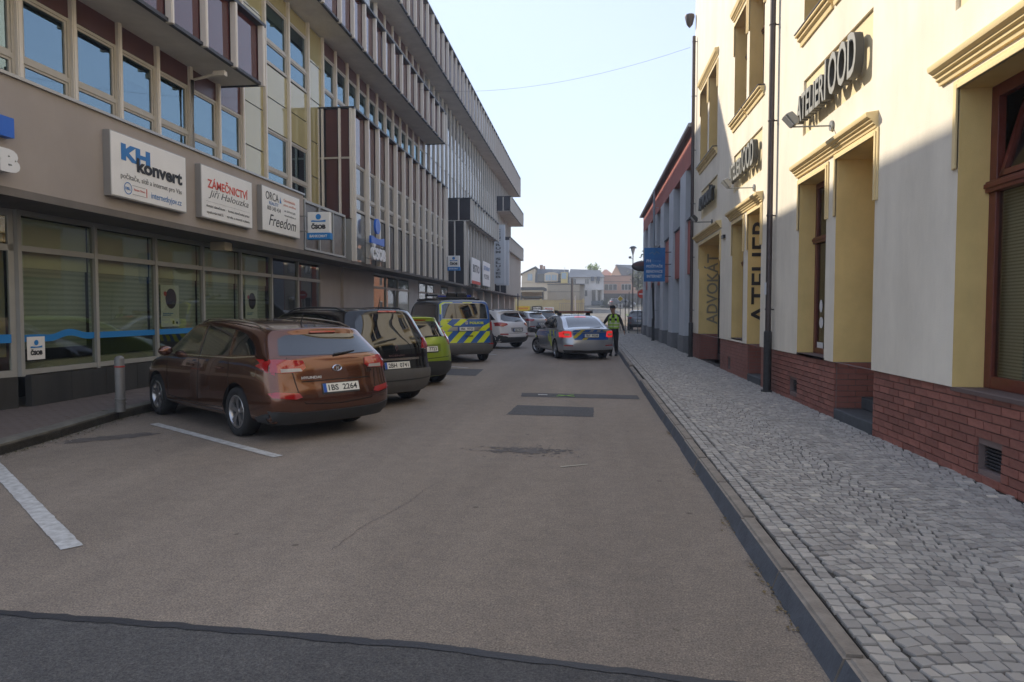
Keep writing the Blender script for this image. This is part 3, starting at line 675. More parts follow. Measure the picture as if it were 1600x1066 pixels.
# ---------------------------------------------------------------- grey and red building beyond
greyr = mat('grey_render', (.56, .58, .60), .85, var=.05, vscale=1.5, bump=.2, dirt=.2); redr = mat('red_render', (.42, .13, .10), .8, var=.08, vscale=2)
dgr = mat('dark_grey_base', (.2, .2, .2), .85, var=.1, vscale=4); slate = mat('slate_roof', (.10, .10, .11), .7)
gb = root0('grey_building', 'grey building with red panels and pillars beyond the yellow one', 'building')
GY0, GY1 = 23.0, 44.6
MB().box(WX + .75, WX + 9, GY0, GY1, 0.1, 7.6).build('wall', greyr, gb)
MB().box(WX + .02, WX + .75, GY0, GY1, 6.55, 7.6).build('red_band', redr, gb)
y = GY0 - 1.75
while y < GY1 - .5:
    p0, p1 = max(GY0 + .02, y), min(y + 1.5, GY1)
    if p1 > p0 + .05:
        MB().box(WX + .0, WX + .75, p0, p1, .72, 6.55).build('pillar', greyr, gb); MB().box(WX - .04, WX + .75, p0 - (.03 if p0 > GY0 + .1 else 0), p1 + .03, .1, .72).build('pillar_base', dgr, gb)
    o0, o1 = y + 1.5, y + 3.6
    if o0 < GY0: o0 = GY0 + .02
    if o1 < GY1:
        MB().ext([(WX + .08, o0 + .03, 2.9), (WX + .08, o0 + .03, 4.75), (WX + .72, o0 + .03, 5.05), (WX + .72, o0 + .03, 2.9)], (0, o1 - o0 - .06, 0)).build('red_panel', redr, gb)
        MB().ext([(WX + .02, o0 + .02, 4.76), (WX + .02, o0 + .02, 4.80), (WX + .72, o0 + .02, 5.12), (WX + .72, o0 + .02, 5.06)], (0, o1 - o0 - .04, 0)).build('sill_flashing', slate, gb)
        MB().box(WX + .70, WX + .749, o0 + .05, o1 - .05, 5.12, 6.5).build('window', glass('dark_window'), gb); MB().box(WX + .70, WX + .749, o0 + .05, o1 - .05, .8, 2.88).build('window', mat('bluegrey_panel', (.30, .34, .38), .4), gb); MB().box(WX + .4, WX + .749, o0 + .03, o1 - .03, .1, .68).build('plinth', dgr, gb)
    y += 3.6
MB().ext([(WX - .12, GY0, 7.6), (WX - .12, GY0, 7.72), (WX + 4.5, GY0, 10.2), (WX + 9.2, GY0, 7.6)], (0, GY1 - GY0 + .4, 0)).build('roof', slate, gb)
MB().tube([(WX - .15, GY0, 7.66), (WX - .15, GY1 + .4, 7.66)], .065, 8).build('gutter', mat('zinc_blue', (.30, .34, .38), .4, metal=.4), gb)
dp = downpipe(34.7, .12, 7.6, 'blue grey drainpipe on the grey building beside the blue sign', m=MATS['zinc_blue'], x=WX - .2)
MB().tube([(2.95, 33.2, 2.95), (2.98, 33.3, 2.5), (3.13, 34.4, 1.2), (3.13, 34.6, 1.0)], .05, 8).build('branch_pipe', MATS['cast_iron'], dp, smooth=50)
# ================================================================ long curtain-wall building on the left
postm = mat('post_aluminium', (.74, .68, .59), .5, metal=0.0, var=.08, vscale=2, streak=True, dirt=.3)
framem = mat('frame_beige', (.46, .42, .35), .45, var=.06, vscale=4)
redglass = mat('red_enamel_glass', (.085, .025, .022), .04, ior=1.6, coat=.3)
yelglass = mat('yellow_enamel_glass', (.42, .36, .17), .05, ior=1.6, coat=.3)
greyglass = mat('grey_enamel_glass', (.20, .21, .21), .05, ior=1.6, coat=.3)
bluglass = mat('dark_blue_glass', (.045, .05, .06), .03, ior=1.7, coat=.3)
brownp = mat('brown_panel', (.10, .038, .032), .35, var=.12, vscale=1.5, dirt=.3)
blackp = mat('dark_panel', (.035, .03, .033), .35, var=.12, vscale=1.5, dirt=.3)
soff = mat('soffit_plaster', (.74, .70, .64), .85, var=.08, vscale=1.2, bump=.15, dirt=.3)
taupe = mat('taupe_render', (.37, .32, .28), .88, var=.05, vscale=1.2, bump=.2, bscale=120, dirt=.15)
capm = mat('dark_cap', (.03, .03, .032), .5, var=.2, vscale=5)
copem = mat('coping_metal', (.38, .37, .35), .35, metal=.5)
stonem = mat('dark_plinth_stone', (.040, .038, .034), .45, var=.3, vscale=2, streak=True, bump=.1)
lglass = glass('office_glass', (.6, .68, .62), 0.0, .85, 3.3, gcol=(.62, .86, 1.0))
ob = root0('office_building', 'long office building with projecting glazed galleries and white posts on the left', 'building')
FX = -8.8; TB = 27.0
mods = [9.70 - 1.14 * k for k in range(5, 0, -1)] + [9.70, 10.83, 11.97, 13.10, 14.26, 15.40, 16.53, 17.75, 19.22, 20.62, 21.78]
y = 21.78
while y < 74.6: y += 1.147; mods.append(y)
YE = mods[-1]
# ---- post
def post_mesh(h, d=.13, w=.10): 
    b = MB(); b.box(0, d, -w / 2, w / 2, 0, h); b.box(d, d + .012, -w / 2 + .02, w / 2 - .02, 0, h)
    m = b.mesh('post'); m.materials.append(postm); return m
_pm = {}
def post(x, y, z0, z1, d=.13, w=.10):
    k = (round(z1 - z0, 3), d, w)
    if k not in _pm: _pm[k] = post_mesh(z1 - z0, d, w)
    o = meshobj('post', _pm[k], ob); o.location = (x, y, z0); return o
_wm = {}
def cwin(x, y0, y1, z0, z1, tr, gl=None, depth=.06, fm=None):
    """casement with lower hopper pane: frame part, panes sub-parts; meshes shared"""
    gl = gl or bluglass; k = (round(y1 - y0, 2), round(z1 - z0, 2), round(tr, 2), gl.name)
    if k not in _wm:
        w, h = y1 - y0, z1 - z0; f = .055; b = MB()
        b.box(0, depth, 0, f, 0, h); b.box(0, depth, w - f, w, 0, h); b.box(0, depth, f, w - f, 0, f); b.box(0, depth, f, w - f, h - f, h); b.box(0, depth, f, w - f, tr - .05, tr + .03)
        # inner sash frames
        for a, c in ((f, tr - .05), (tr + .03, h - f)):
            b.box(-.01, depth - .018, f, f + .045, a, c); b.box(-.01, depth - .018, w - f - .045, w - f, a, c); b.box(-.01, depth - .018, f + .045, w - f - .045, a, a + .04); b.box(-.01, depth - .018, f + .045, w - f - .045, c - .04, c)
        fm_ = b.mesh('window'); fm_.materials.append(fm or framem); ps = []
        for a, c in ((f + .03, tr - .08), (tr + .06, h - f - .03)):
            p = MB().box(.012, .017, f + .04, w - f - .04, a, c).mesh('pane'); p.materials.append(gl); ps.append(p)
        _wm[k] = (fm_, ps)
    fm_, ps = _wm[k]; o = meshobj('window', fm_, ob); o.location = (x, y0, z0)
    for p in ps: meshobj('pane', p, o)
    return o
_pp = {}
def panel(x, y0, y1, z0, z1, m, d=.02, name='panel'):
    k = (round(y1 - y0, 3), round(z1 - z0, 3), m.name)
    if k not in _pp: q = MB().box(0, d, 0, y1 - y0, 0, z1 - z0).mesh(name); q.materials.append(m); _pp[k] = q
    o = meshobj(name, _pp[k], ob); o.location = (x, y0, z0); o.rotation_euler = (0, random.uniform(-.004, .004), random.uniform(-.006, .006)); return o
def overhang(xo, y0, y1, z0, z1, endm=None, xi=FX, gl=redglass):
    """projecting gallery: soffit, dark edges, glazed front with posts"""
    MB().box(xi - .3, xo - .06, y0, y1, z0, z0 + .06).build('soffit', soff, ob)
    MB().box(xo - .07, xo + .02, y0 - .02, y1 + .02, z0 - .035, z0 + .03).box(xi - .2, xo + .03, y1 - .02, y1 + .03, z0 - .03, z0 + .02).build('edge_strip', capm, ob)
    MB().box(xi - .3, xo + .09, y0 - .05, y1 + .06, z1 - .02, z1 + .05).build('cap', capm, ob)
    MB().box(xi - .3, xo - .14, y0 + .02, y1 - .02, z0 + .06, z1 - .02).build('gallery_core', blackp, ob)
    ms = [m for m in mods if y0 + .3 < m < y1 - .3]; ed = [y0 + .05] + ms + [y1 - .05]
    for m_ in ed: post(xo - .04, m_, z0 - .05, z1 - .03, .12, .09)
    for a, c in zip(ed, ed[1:]): panel(xo - .08, a + .03, c - .03, z0 + .04, z1 - .03, gl)
    # end faces
    for ye, s in ((y0, 1), (y1, -1)):
        e = endm or brownp; n = 2; xs = [xi + (xo - xi) * i / n for i in range(n + 1)]
        for a, c in zip(xs, xs[1:]): MB().box(a + .04, c - .04, ye, ye + .02 * s, z0 + .03, z1 - .03).build('end_panel', e, ob)
        b = MB()
        for a in xs[1:-1]: b.box(a - .04, a + .04, ye - .04 * s, ye + .001 * s, z0, z1 - .02)
        b.build('post', postm, ob)
# ---- main core volume behind the curtain wall
MB().box(-22, FX - .55, 3.5, TB, 3.2, 12.2).box(-22, FX - .55, TB, YE, 3.2, 16.2).box(-22, FX - .9, 9.9, YE, .1, 3.15).build('core', mat('interior_dark', (.05, .048, .045), .9), ob)
MB().box(-22, FX + .02, 3.5, 3.6, 3.2, 12.0).box(-22, FX + .0, YE, YE + .1, 0.1, 16.0).box(-22, FX, TB - .1, TB, 12.2, 16).build('end_wall', greyr, ob)
MB().box(-22, FX + 1.0, 3.5, TB, 12.2, 12.28).box(-22, FX + 1.05, TB - .05, YE + .1, 16.15, 16.25).build('roof', capm, ob)
OV1 = (-7.7, 3.5, 15.55, 6.92, 8.28); OV2 = (-7.7, 3.5, 36.05, 10.48, 12.02); OV3 = (-7.7, TB, 75.0, 14.1, 16.05)
overhang(*OV1); overhang(*OV2); overhang(*OV3)
overhang(-7.3, 41.6, 54.0, 7.15, 8.5, blackp, gl=greyglass)
overhang(-7.4, 63.6, 75.2, 10.9, 12.25, blackp, gl=greyglass)
overhang(-7.4, 62.9, 75.2, 7.15, 8.4, blackp, gl=greyglass)
# ---- facade bays
for i, (a, c) in enumerate(zip(mods, mods[1:])):
    mid = (a + c) / 2; far = mid > 36.5
    zp0 = 4.6 if mid < 18 else (8.0 if 21.8 < mid < 36 else 3.2)
    ztop = 10.5 if mid < 23.5 else 14.1
    if mid < 15.5: post(FX, a, 4.6, 6.92)
    else:
        post(FX, a, zp0, 10.48 if mid < 36 else ztop)
        if TB < mid < 36.2: post(FX, a, 12.0, 14.1)
    y0, y1 = a + .05, c - .05; x = FX + .02
    if mid < 15.6:
        cwin(x, y0, y1, 4.98, 6.50, .50, lglass); panel(x + .02, y0, y1, 6.52, 6.92, brownp, name='spandrel'); panel(x + .02, y0, y1, 4.5, 4.95, greyglass, name='spandrel')
    elif mid < 16.5:
        cwin(x, y0, y1, 4.98, 6.50, .50, lglass); panel(x + .02, y0, y1, 6.52, 8.3, redglass, name='spandrel'); cwin(x, y0, y1, 8.32, 10.1, .60, lglass)
    elif mid < 21.8:
        yel = mid < 17.7 or mid > 20.7
        if yel:
            for z0, z1 in ((4.6, 5.85), (5.88, 6.95), (6.98, 8.25), (8.28, 9.4), (9.43, 10.45)): panel(x + .02, y0, y1, z0, z1, yelglass, name='spandrel')
        else:
            cwin(x, y0, y1, 4.98, 6.56, .52, lglass)
            panel(x + .02, y0, y1, 6.6, 7.42, yelglass, name='spandrel'); panel(x + .02, y0, y1, 7.45, 8.28, yelglass, name='spandrel')
            cwin(x, y0, y1, 8.32, 10.02, .62, lglass); panel(x + .02, y0, y1, 10.05, 10.45, yelglass, name='spandrel')
    elif mid < 36.1:
        cwin(x, y0, y1, 8.2, 10.0, .70, lglass); panel(x + .02, y0, y1, 10.02, 10.46, brownp, name='spandrel')
        if mid > TB: cwin(x, y0, y1, 12.05, 13.65, .6, lglass); panel(x + .02, y0, y1, 13.68, 14.08, brownp, name='spandrel')
    else:
        for z0, z1, m in ((3.25, 4.85, greyglass), (4.9, 6.5, bluglass), (6.55, 8.2, greyglass), (8.25, 10.0, bluglass), (10.05, 11.8, greyglass), (11.85, 13.4, bluglass), (13.45, 14.08, greyglass)):
            panel(x + .02, y0, y1, z0, z1, m, name='glass_panel')
MB().box(FX + .0, FX + .10, 17.8, 17.86, 4.6, 8.2).build('rain_pipe', postm, ob)
# rooms behind the see-through windows: back wall, blinds, ceiling
roomw = mat('office_wall', (.30, .27, .20), .9, var=.3, vscale=.7)
blindo = mat('office_blind', (.42, .41, .36), .9, var=.05)
for i, (a, c) in enumerate(zip(mods, mods[1:])):
    if a > 36.3: break
    for z0, z1 in ((4.98, 6.5), (8.3, 10.0), (12.05, 13.6)):
        if z0 < 5 and 21.7 < a: continue
        if z0 < 9 and z0 > 5 and a < 15.3: continue
        if z0 > 12 and a < TB: continue
        h = random.choice((.0, .12, .3, .55, .8)) * (z1 - z0)
        if h: MB().box(FX - .06, FX - .055, a + .1, c - .1, z1 - h, z1).build('blind', blindo, ob)
for z0, z1, y0, y1 in ((4.6, 6.9, 3.6, 22), (8.2, 10.4, 14, 36), (12.05, 14, TB, 36)):
    MB().box(FX - .54, FX - .53, y0, y1, z0, z1).build('room_wall', roomw, ob)
# ---- fascia
MB().box(FX + .0, -7.7, 3.5, 17.8, 3.25, 4.72).build('fascia', taupe, ob); MB().box(FX - .02, -7.66, 3.45, 17.84, 4.722, 4.765).build('coping', copem, ob)
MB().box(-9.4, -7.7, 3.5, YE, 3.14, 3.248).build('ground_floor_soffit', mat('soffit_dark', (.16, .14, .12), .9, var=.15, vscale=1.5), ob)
# ---- dark glazed parapet box
b = MB().box(-7.78, -7.68, 17.84, 20.95, 4.55, 4.62).box(-7.78, -7.68, 17.84, 20.95, 3.27, 3.33)
for yy in (17.84, 18.86, 19.9, 20.9): b.box(-7.78, -7.68, yy, yy + .06, 3.33, 4.55)
pb = b.build('parapet_frame', mat('frame_grey', (.33, .33, .31), .4), ob)
for a, c in ((17.9, 18.86), (18.92, 19.9), (19.96, 20.9)): MB().box(-7.75, -7.73, a, c, 3.33, 4.55).build('pane', mat('mesh_glass', (.09, .075, .055), .3, var=.4, vscale=6, dirt=.3), pb)
MB().box(FX, -7.8, 17.9, 20.95, 3.27, 4.5).build('parapet_core', taupe, ob)
# ---- big bay
BX, B0, B1, BZ0, BZ1 = -7.62, 21.5, 36.0, 3.25, 8.1
MB().box(FX - .1, BX - .12, B0 + .05, B1 - .05, BZ0, BZ1 - .02).build('bay_core', mat('interior_dark'  , (.05,.05,.05)), ob)
MB().box(FX - .1, BX + .08, B0 - .06, B1 + .05, BZ1, BZ1 + .06).build('cap', capm, ob)
xs = [FX + .02, FX + .30, -8.06, BX]
for a, c in ((FX + .3, -8.12), (-8.02, -7.74)):
    for z0, z1 in ((4.62, 6.5), (6.56, 8.08)): MB().box(a, c, B0 - .02, B0, z0, z1).build('end_panel', brownp, ob)
MB().box(FX, BX - .06, B0 - .03, B0, BZ0, 4.58).build('end_panel', mat('frame_grey', (.33, .33, .31)), ob)
for a in (FX + .02, FX + .16, -8.07, -7.70): MB().box(a, a + .07, B0 - .08, B0 - .021, 4.6, BZ1).build('post', postm, ob)
MB().box(FX, BX - .06, B0 - .06, B0 - .022, 6.50, 6.56).build('rail', framem, ob)
bm_ = [B0 + .05] + [m for m in mods if B0 + .5 < m < B1 - .3] + [B1 - .05]
for yy in bm_: post(BX - .06, yy, BZ0 - .03, BZ1, .13, .10)
for i, (a, c) in enumerate(zip(bm_, bm_[1:])):
    y0, y1, x = a + .05, c - .05, BX - .10
    panel(x, y0, y1, BZ0, 4.84, bluglass if i > 1 else greyglass, name='glass_panel'); cwin(x, y0, y1, 4.88, 6.42, .52, bluglass); panel(x, y0, y1, 6.46, BZ1 - .02, redglass, name='glass_panel')
# ---- second bay and last bay
for (x, y0, y1, pm, gm) in ((-7.68, 41.6, 54.0, blackp, bluglass), (-7.68, 62.9, 75.0, blackp, greyglass)):
    MB().box(FX - .1, x - .12, y0 + .05, y1 - .03, 3.25, 7.12).build('bay_core', MATS['interior_dark'], ob)
    for a, c in ((FX + .02, FX + .45), (FX + .55, x - .1)):
        for z0, z1 in ((3.27, 5.4), (5.46, 6.8), (6.85, 7.12)): MB().box(a, c, y0 - .02, y0, z0, z1).build('end_panel', pm, ob)
    MB().box(FX + .46, FX + .54, y0 - .06, y0 + .0, 3.27, 7.12).build('post', postm, ob)
    ms = [y0 + .05] + [m for m in mods if y0 + .4 < m < y1 - .3] + [y1 - .05]
    for yy in ms: post(x - .06, yy, 3.2, 7.12, .13, .10)
    for a, c in zip(ms, ms[1:]): panel(x - .1, a + .05, c - .05, 3.25, 7.1, gm, name='glass_panel')
# ---- ground floor glazing
GX0 = -8.65
gmull = [9.50, 11.12, 12.80, 14.48, 16.15, 17.8, 19.5, 21.2, 23.0]
gfm = mat('shop_frame_grey', (.34, .33, .30), .4, var=.05, vscale=3)
def shopbay(y0, y1, pane=True, ztr=2.56):
    b = MB(); x = GX0
    b.box(x - .05, x + .03, y0 + .035, y1 - .035, .62, .70).box(x - .05, x + .03, y0 + .035, y1 - .035, ztr - .045, ztr + .045).box(x - .05, x + .03, y0 + .035, y1 - .035, 3.06, 3.14)
    b.box(x - .05, x + .045, y0 - .035, y0 + .035, .60, 3.14)
    f = b.build('shop_window', gfm, ob)
    MB().box(x - .015, x - .008, y0 + .035, y1 - .035, .70, ztr - .045).build('pane', shopg, f); MB().box(x - .015, x - .008, y0 + .035, y1 - .035, ztr + .045, 3.06).build('pane', shopg, f)
    return f
shopg = glass('bank_glass', (.87, .90, .83), 0.0, .9, 1.9, wav=.02)
bstr = bpy.data.materials.new('bank_blinds'); bstr.use_nodes = True; stripes(bstr, (.40, .44, .40), (.52, .56, .50), .085)
bstl = mat('bank_cream_band', (.85, .85, .66), .9)  # plain cream band behind the bank panes, above the blinds
for i, (a, c) in enumerate(zip(gmull, gmull[1:])):
    if i == len(gmull) - 2: continue
    f = shopbay(a, c)
    if i < 5:
        MB().box(GX0 - .16, GX0 - .155, a + .04, c - .04, 1.12 if i else 1.0, 2.28).build('blind', bstr, f); MB().box(GX0 - .14, GX0 - .135, a + .02, c - .02, 2.28, 3.05).build('cream_band', bstl, f)
for a, c in ((26.4, 28.3), (28.3, 30.1), (30.1, 32.0), (33.9, 35.6), (35.6, 37.2), (39, 41)): shopbay(a, c)
MB().box(GX0 - .05, GX0 + .02, 21.2, 23.0, .1, 3.14).build('recess_panel', taupe, ob); MB().box(GX0 - .1, GX0 + .12, 23.0, 26.35, .1, 3.14).build('wall', taupe, ob)
lightp = mat('light_panel', (.42, .42, .40), .5, var=.05, vscale=3)
for a, c in ((32.0, 32.95), (32.97, 33.88), (37.25, 38.1), (38.12, 38.98), (41.1, 43.4), (45, 47.5), (49.2, 52)): MB().box(GX0 - .05, GX0 + .02, a, c, .1, 3.14).build('wall_panel', lightp, ob)
beigew = mat('beige_wall', (.50, .46, .40), .8, var=.05)
MB().box(GX0 - .3, GX0 - .1, 41, YE, .1, 3.14).build('wall', beigew, ob)
for yy in (43.8, 48.2, 52.6, 57, 61.4, 65.8, 70.2, 74.5): MB().box(GX0 - .1, GX0 + .4, yy - .3, yy + .3, .1, 3.14).build('column', beigew, ob)
for yy in (54.3, 59, 63.2, 67.5, 72.2): MB().box(GX0 - .1, GX0 - .07, yy - .7, yy + .7, 1.1, 2.5).build('window', MATS['dark_blue_glass'], ob)
for a, c in ((9.62, 14.5), (14.5, 21.2), (26.35, 32), (33.9, 37.2)): 
    yy = a
    while yy < c - .01: e = min(c, yy + .83); MB().box(GX0 - .05, GX0 + .06, yy + .004, e - .004, .08, .60).build('plinth_slab', stonem, ob); yy = e
# angled near end of the shopfront
nx_, ny_ = -9.35, 7.95
def seg(p, q, name, z0, z1, m, t=.06, par=None, k0=0., k1=1., off=0):
    p = Vector(p); q = Vector(q); d = (q - p); n = Vector((d.y, -d.x)).normalized(); a = p + d * k0 + n * off; c = p + d * k1 + n * off
    if n.x < 0: n = -n
    return MB().prism([tuple(a), tuple(c), tuple(c - n * t), tuple(a - n * t)], z0, z1).build(name, m, par or ob)
P, Q = (-8.67, 9.46), (-9.62, 7.0)
seg(P, Q, 'plinth_slab', .08, .60, stonem, .2)
f = seg(P, Q, 'shop_window', .60, .70, gfm)
seg(P, Q, 'rail', 2.51, 2.61, gfm, par=f); seg(P, Q, 'rail', 3.04, 3.14, gfm, par=f); seg(P, Q, 'mullion', .7, 3.04, gfm, k0=0.0, k1=.03, par=f); seg(P, Q, 'mullion', .7, 3.04, gfm, k0=.55, k1=.58, par=f)
seg(P, Q, 'pane', .7, 3.04, shopg, .01, par=f, off=.03)
seg((-8.85, 9.46), (-9.8, 7.0), 'yellow_display', .9, 2.9, mat('display_yellow', (.55, .42, .18), .8, col2=(.25, .35, .5), vscale=2.5), .01, par=f)
# interior of the bank
MB().box(-14, -10.2, 9.9, 10.0, .1, 3.1).box(-10.6, -10.5, 9.9, 40, .1, 3.1).build('room_wall', mat('bank_wall', (.50, .47, .36), .9, var=.35, vscale=.8), ob)
MB().box(-10.4, -8.75, 9.6, 40, .08, .13).build('room_floor', mat('bank_floor', (.10, .09, .07), .5), ob)
MB().box(-9.1, -8.85, 9.8, 16, .62, .78).build('inner_sill', mat('inner_sill', (.45, .42, .33), .6), ob)
# hanging security box under the soffit
MB().box(-8.35, -8.0, 14.3, 14.62, 2.94, 3.13).build('ceiling_box', mat('box_cream', (.42, .36, .25), .6), ob, bevel=.015)
# light fitting pipe over the first floor windows
MB().tube([(-8.62, 14.2, 4.9), (-8.62, 14.2, 6.62), (-8.1, 14.2, 6.72)], .04, 8).box(-8.12, -7.85, 14.14, 14.26, 6.68, 6.78).build('rain_pipe', postm, ob, smooth=50)
# ---- decals on the bank glass
bblue = mat('bank_blue', (.015, .20, .52), .6); bwh = mat('sign_white', (.80, .78, .74), .55, var=.03, vscale=3, dirt=.08); bbk = mat('sign_black', (.02, .02, .022), .6)
b = MB(); ys_ = [9.56 + i * .04 for i in range(int((19.4 - 9.56) / .04))]
def wave(y): return 1.18 + .035 * math.exp(-((y - 10.5) / .35) ** 2) * 2 - .03 * math.exp(-((y - 10.15) / .2) ** 2) + .0 * y - .02 * math.exp(-((y - 10.85) / .2) ** 2)
for a, c in zip(ys_, ys_[1:]):
    if any(abs(a - g) < .06 for g in gmull): continue
    b.quad((GX0 - .003, a, wave(a) - .055), (GX0 - .003, c, wave(c) - .055), (GX0 - .003, c, wave(c) + .055), (GX0 - .003, a, wave(a) + .055))
wv = b.build('blue_wave_band', bblue, ob)
seg(P, Q, 'blue_band', 1.12, 1.25, bblue, .002, k0=.03, off=-.02)
def bank_sign(o, Mx, w, h, tcol=None, solid=True):
    """emblem: dot over a curved bar over the letters; drawn in XZ plane facing -Y with lower-left at origin"""
    tcol = tcol or bbk
    d = MB(); d.disc((w * .5, -.004, h * .80), w * .17, 'y', 20)
    pts = [(0.04 * w, h * .50), (.96 * w, h * .50), (.96 * w, h * .62)] + [(w * (.96 - .92 * t), h * (.62 - .05 * math.sin(t * PI))) for t in [i / 8 for i in range(1, 8)]] + [(.04 * w, h * .58)]
    d.add([(x, -.004, z) for x, z in pts], [tuple(range(len(pts)))]); d.xf(Mx); d.build('emblem', bblue, o)
    text('ČSOB', w * .92, h * .34, Mx @ Matrix.Translation((w * .04, -.004, h * .08)), tcol, o, bold=.06)
def signboard(y0, y1, z0, z1, label, x=-7.7, d=.13, m=None, cat='sign', group='advertising boards on the taupe fascia'):
    t = root0('signboard', label, cat, group)
    MB().box(x + .0, x + d, y0, y1, z0, z1).build('board', m or bwh, t, bevel=.008); MB().box(x - .0, x + .12, y0 - .015, y0 - .001, z0 - .015, z1 + .015).box(x, x + .12, y1 + .001, y1 + .015, z0 - .015, z1 + .015).box(x, x + .12, y0, y1, z0 - .016, z0 - .001).box(x, x + .12, y0, y1, z1 + .001, z1 + .016).build('frame', copem, t)
    return t
def bt(t, s, y, z, w, h, m, x=-7.567, bold=0., italic=0.):     # lettering on a board facing +X; reading direction +Y
    return text(s, w, h, T(x, y, z, PI / 2), m, t, bold=bold, italic=italic)
kblue = mat('print_blue', (.03, .18, .46), .6); kred = mat('print_red', (.62, .06, .03), .6); kgr = mat('print_grey', (.10, .10, .10), .6); kor = mat('print_orange', (.65, .18, .08), .6)
t = signboard(10.17, 12.19, 3.46, 4.47, 'white board with big blue and black lettering, nearest of three on the taupe fascia')
bt(t, 'KH', 10.40, 4.06, .74, .27, kblue, bold=.06, x=-7.568); bt(t, 'konvert', 10.78, 3.93, 1.28, .24, bbk, bold=.04, x=-7.564)
bt(t, 'počítače, sítě a internet pro Vás', 10.38, 3.74, 1.66, .12, kgr); bt(t, 'internetkyjov.cz', 11.15, 3.52, .88, .14, kblue)
b = MB(); b.lathe([(.085, 0), (.10, 0)], (-7.566, 10.55, 3.62), 20, 'x'); b.build('emblem', kblue, t); bt(t, 'DELL', 10.485, 3.595, .13, .045, kblue, bold=.03); bt(t, 'Partner Direct', 10.70, 3.61, .28, .035, kred)
MB().box(-7.568, -7.565, 11.02, 11.035, 3.54, 3.69).build('red_bar', kred, t); MB().box(-7.568, -7.566, 10.66, 11.0, 3.685, 3.69).box(-7.568, -7.566, 10.66, 11.0, 3.54, 3.545).build('rule', kgr, t)
t = signboard(12.72, 14.72, 3.46, 4.47, 'white board with red word ZÁMEČNICTVÍ, between the two other boards')
bt(t, 'ZÁMEČNICTVÍ', 12.92, 4.06, 1.60, .23, kred, bold=.02); bt(t, 'Jiří Halouzka', 12.95, 3.85, 1.6, .19, kgr, italic=.3)
bt(t, 'domácí zámečnictví  ·  kování zámečnické práce', 12.86, 3.66, 1.72, .075, bbk); bt(t, 'opakování klíčů  ·  výroba a montáž z plastu', 12.88, 3.54, 1.70, .075, bbk)
MB().box(-7.568, -7.566, 12.86, 14.6, 3.79, 3.792).build('rule', kgr, t)
t = signboard(15.22, 17.26, 3.50, 4.52, 'white board with black handwriting at its foot, farthest of three on the fascia')
bt(t, 'ORCA', 15.38, 4.24, .66, .19, bbk, bold=.0); MB().add([(-7.566, 16.10, 4.24), (-7.566, 16.2, 4.24), (-7.566, 16.13, 4.40)], [(0, 1, 2)]).build('sail', kblue, t); bt(t, 'REALITY', 15.55, 4.13, .48, .08, kblue)
bt(t, '800 343 434', 15.45, 4.0, .70, .10, kgr); bt(t, 'Geodetické', 16.32, 4.32, .66, .07, kor); bt(t, 'práce, zaměření', 16.32, 4.20, .7, .07, kor); bt(t, 'tel. 518 612 605', 16.35, 4.07, .64, .05, kgr); bt(t, 'www.freedom.cz', 16.35, 3.96, .66, .05, kgr)
bt(t, 'Freedom', 15.52, 3.64, 1.5, .27, bbk, italic=.35)
# projecting illuminated box sign, faces the camera
def box_sign(x, y, z, w, h, label, sub=True):
    t = thing('box_sign', label, 'sign', (x, y, z), 0, 'projecting bank box signs')
    MB().box(0, w, 0, .16, h * .24, h).build('box', bwh, t, bevel=.01); MB().box(-.02, w + .02, -.01, .17, 0, h * .235).build('blue_box', bblue, t)
    bank_sign(t, Matrix.Translation((w * .14, -.003, h * .33)), w * .72, h * .62)
    text('BANKOMAT', w * .8, h * .10, Matrix.Translation((w * .1, -.013, h * .07)), bwh, t, bold=.02)
    MB().box(-.25, -.02, .05, .1, h * .3, h * .34).box(-.25, -.02, .05, .1, h * .85, h * .89).build('bracket', copem, t); return t
box_sign(-7.46, 17.5, 3.5, .60, .72, 'white and blue bank box sign projecting beside the farthest fascia board')
box_sign(-7.5, 35.7, 3.75, .62, .78, 'small white and blue bank box sign at the far end of the big bay')
# large bank emblem on the fascia (cut by the picture) and on the bay front
t = root0('bank_emblem', 'white raised letters and blue bar at the near end of the fascia', 'sign', 'raised bank letters')
Mx = T(-7.62, 6.35, 3.42, PI / 2)
text('ČSOB', 1.34, .40, T(-7.60, 7.0, 3.40, PI / 2), mat('letter_white', (.75, .75, .74), .4), t, ext=.09, bold=.07, name='letters')
MB().box(-7.69, -7.58, 6.95, 8.34, 3.88, 4.14).build('blue_bar', mat('sign_blue', (.01, .12, .55), .4), t)
t = root0('bank_emblem', 'blue dot, blue bar and white raised letters on the bay front', 'sign', 'raised bank letters')
MB().lathe([(0, .07), (.27, .07), (.27, 0), (0, 0)], (-7.44, 23.3, 4.55), 24, 'x').build('blue_dot', MATS['sign_blue'], t)
pts = [(22.55, 3.92), (24.05, 3.92), (24.05, 4.20)] + [(24.05 - 1.5 * i / 8, 4.20 - .08 * math.sin(PI * i / 8)) for i in range(1, 8)] + [(22.55, 4.16)]
MB().ext([(-7.44, y, z) for y, z in pts], (.07, 0, 0)).build('blue_bar', MATS['sign_blue'], t)
text('ČSOB', 1.5, .55, T(-7.42, 22.6, 3.36, PI / 2), MATS['letter_white'], t, ext=.08, bold=.06, name='letters')
MB().box(-7.52, -7.47, 22.4, 24.2, 3.38, 3.41).box(-7.52, -7.47, 22.4, 24.2, 3.88, 3.91).build('rail', copem, t)
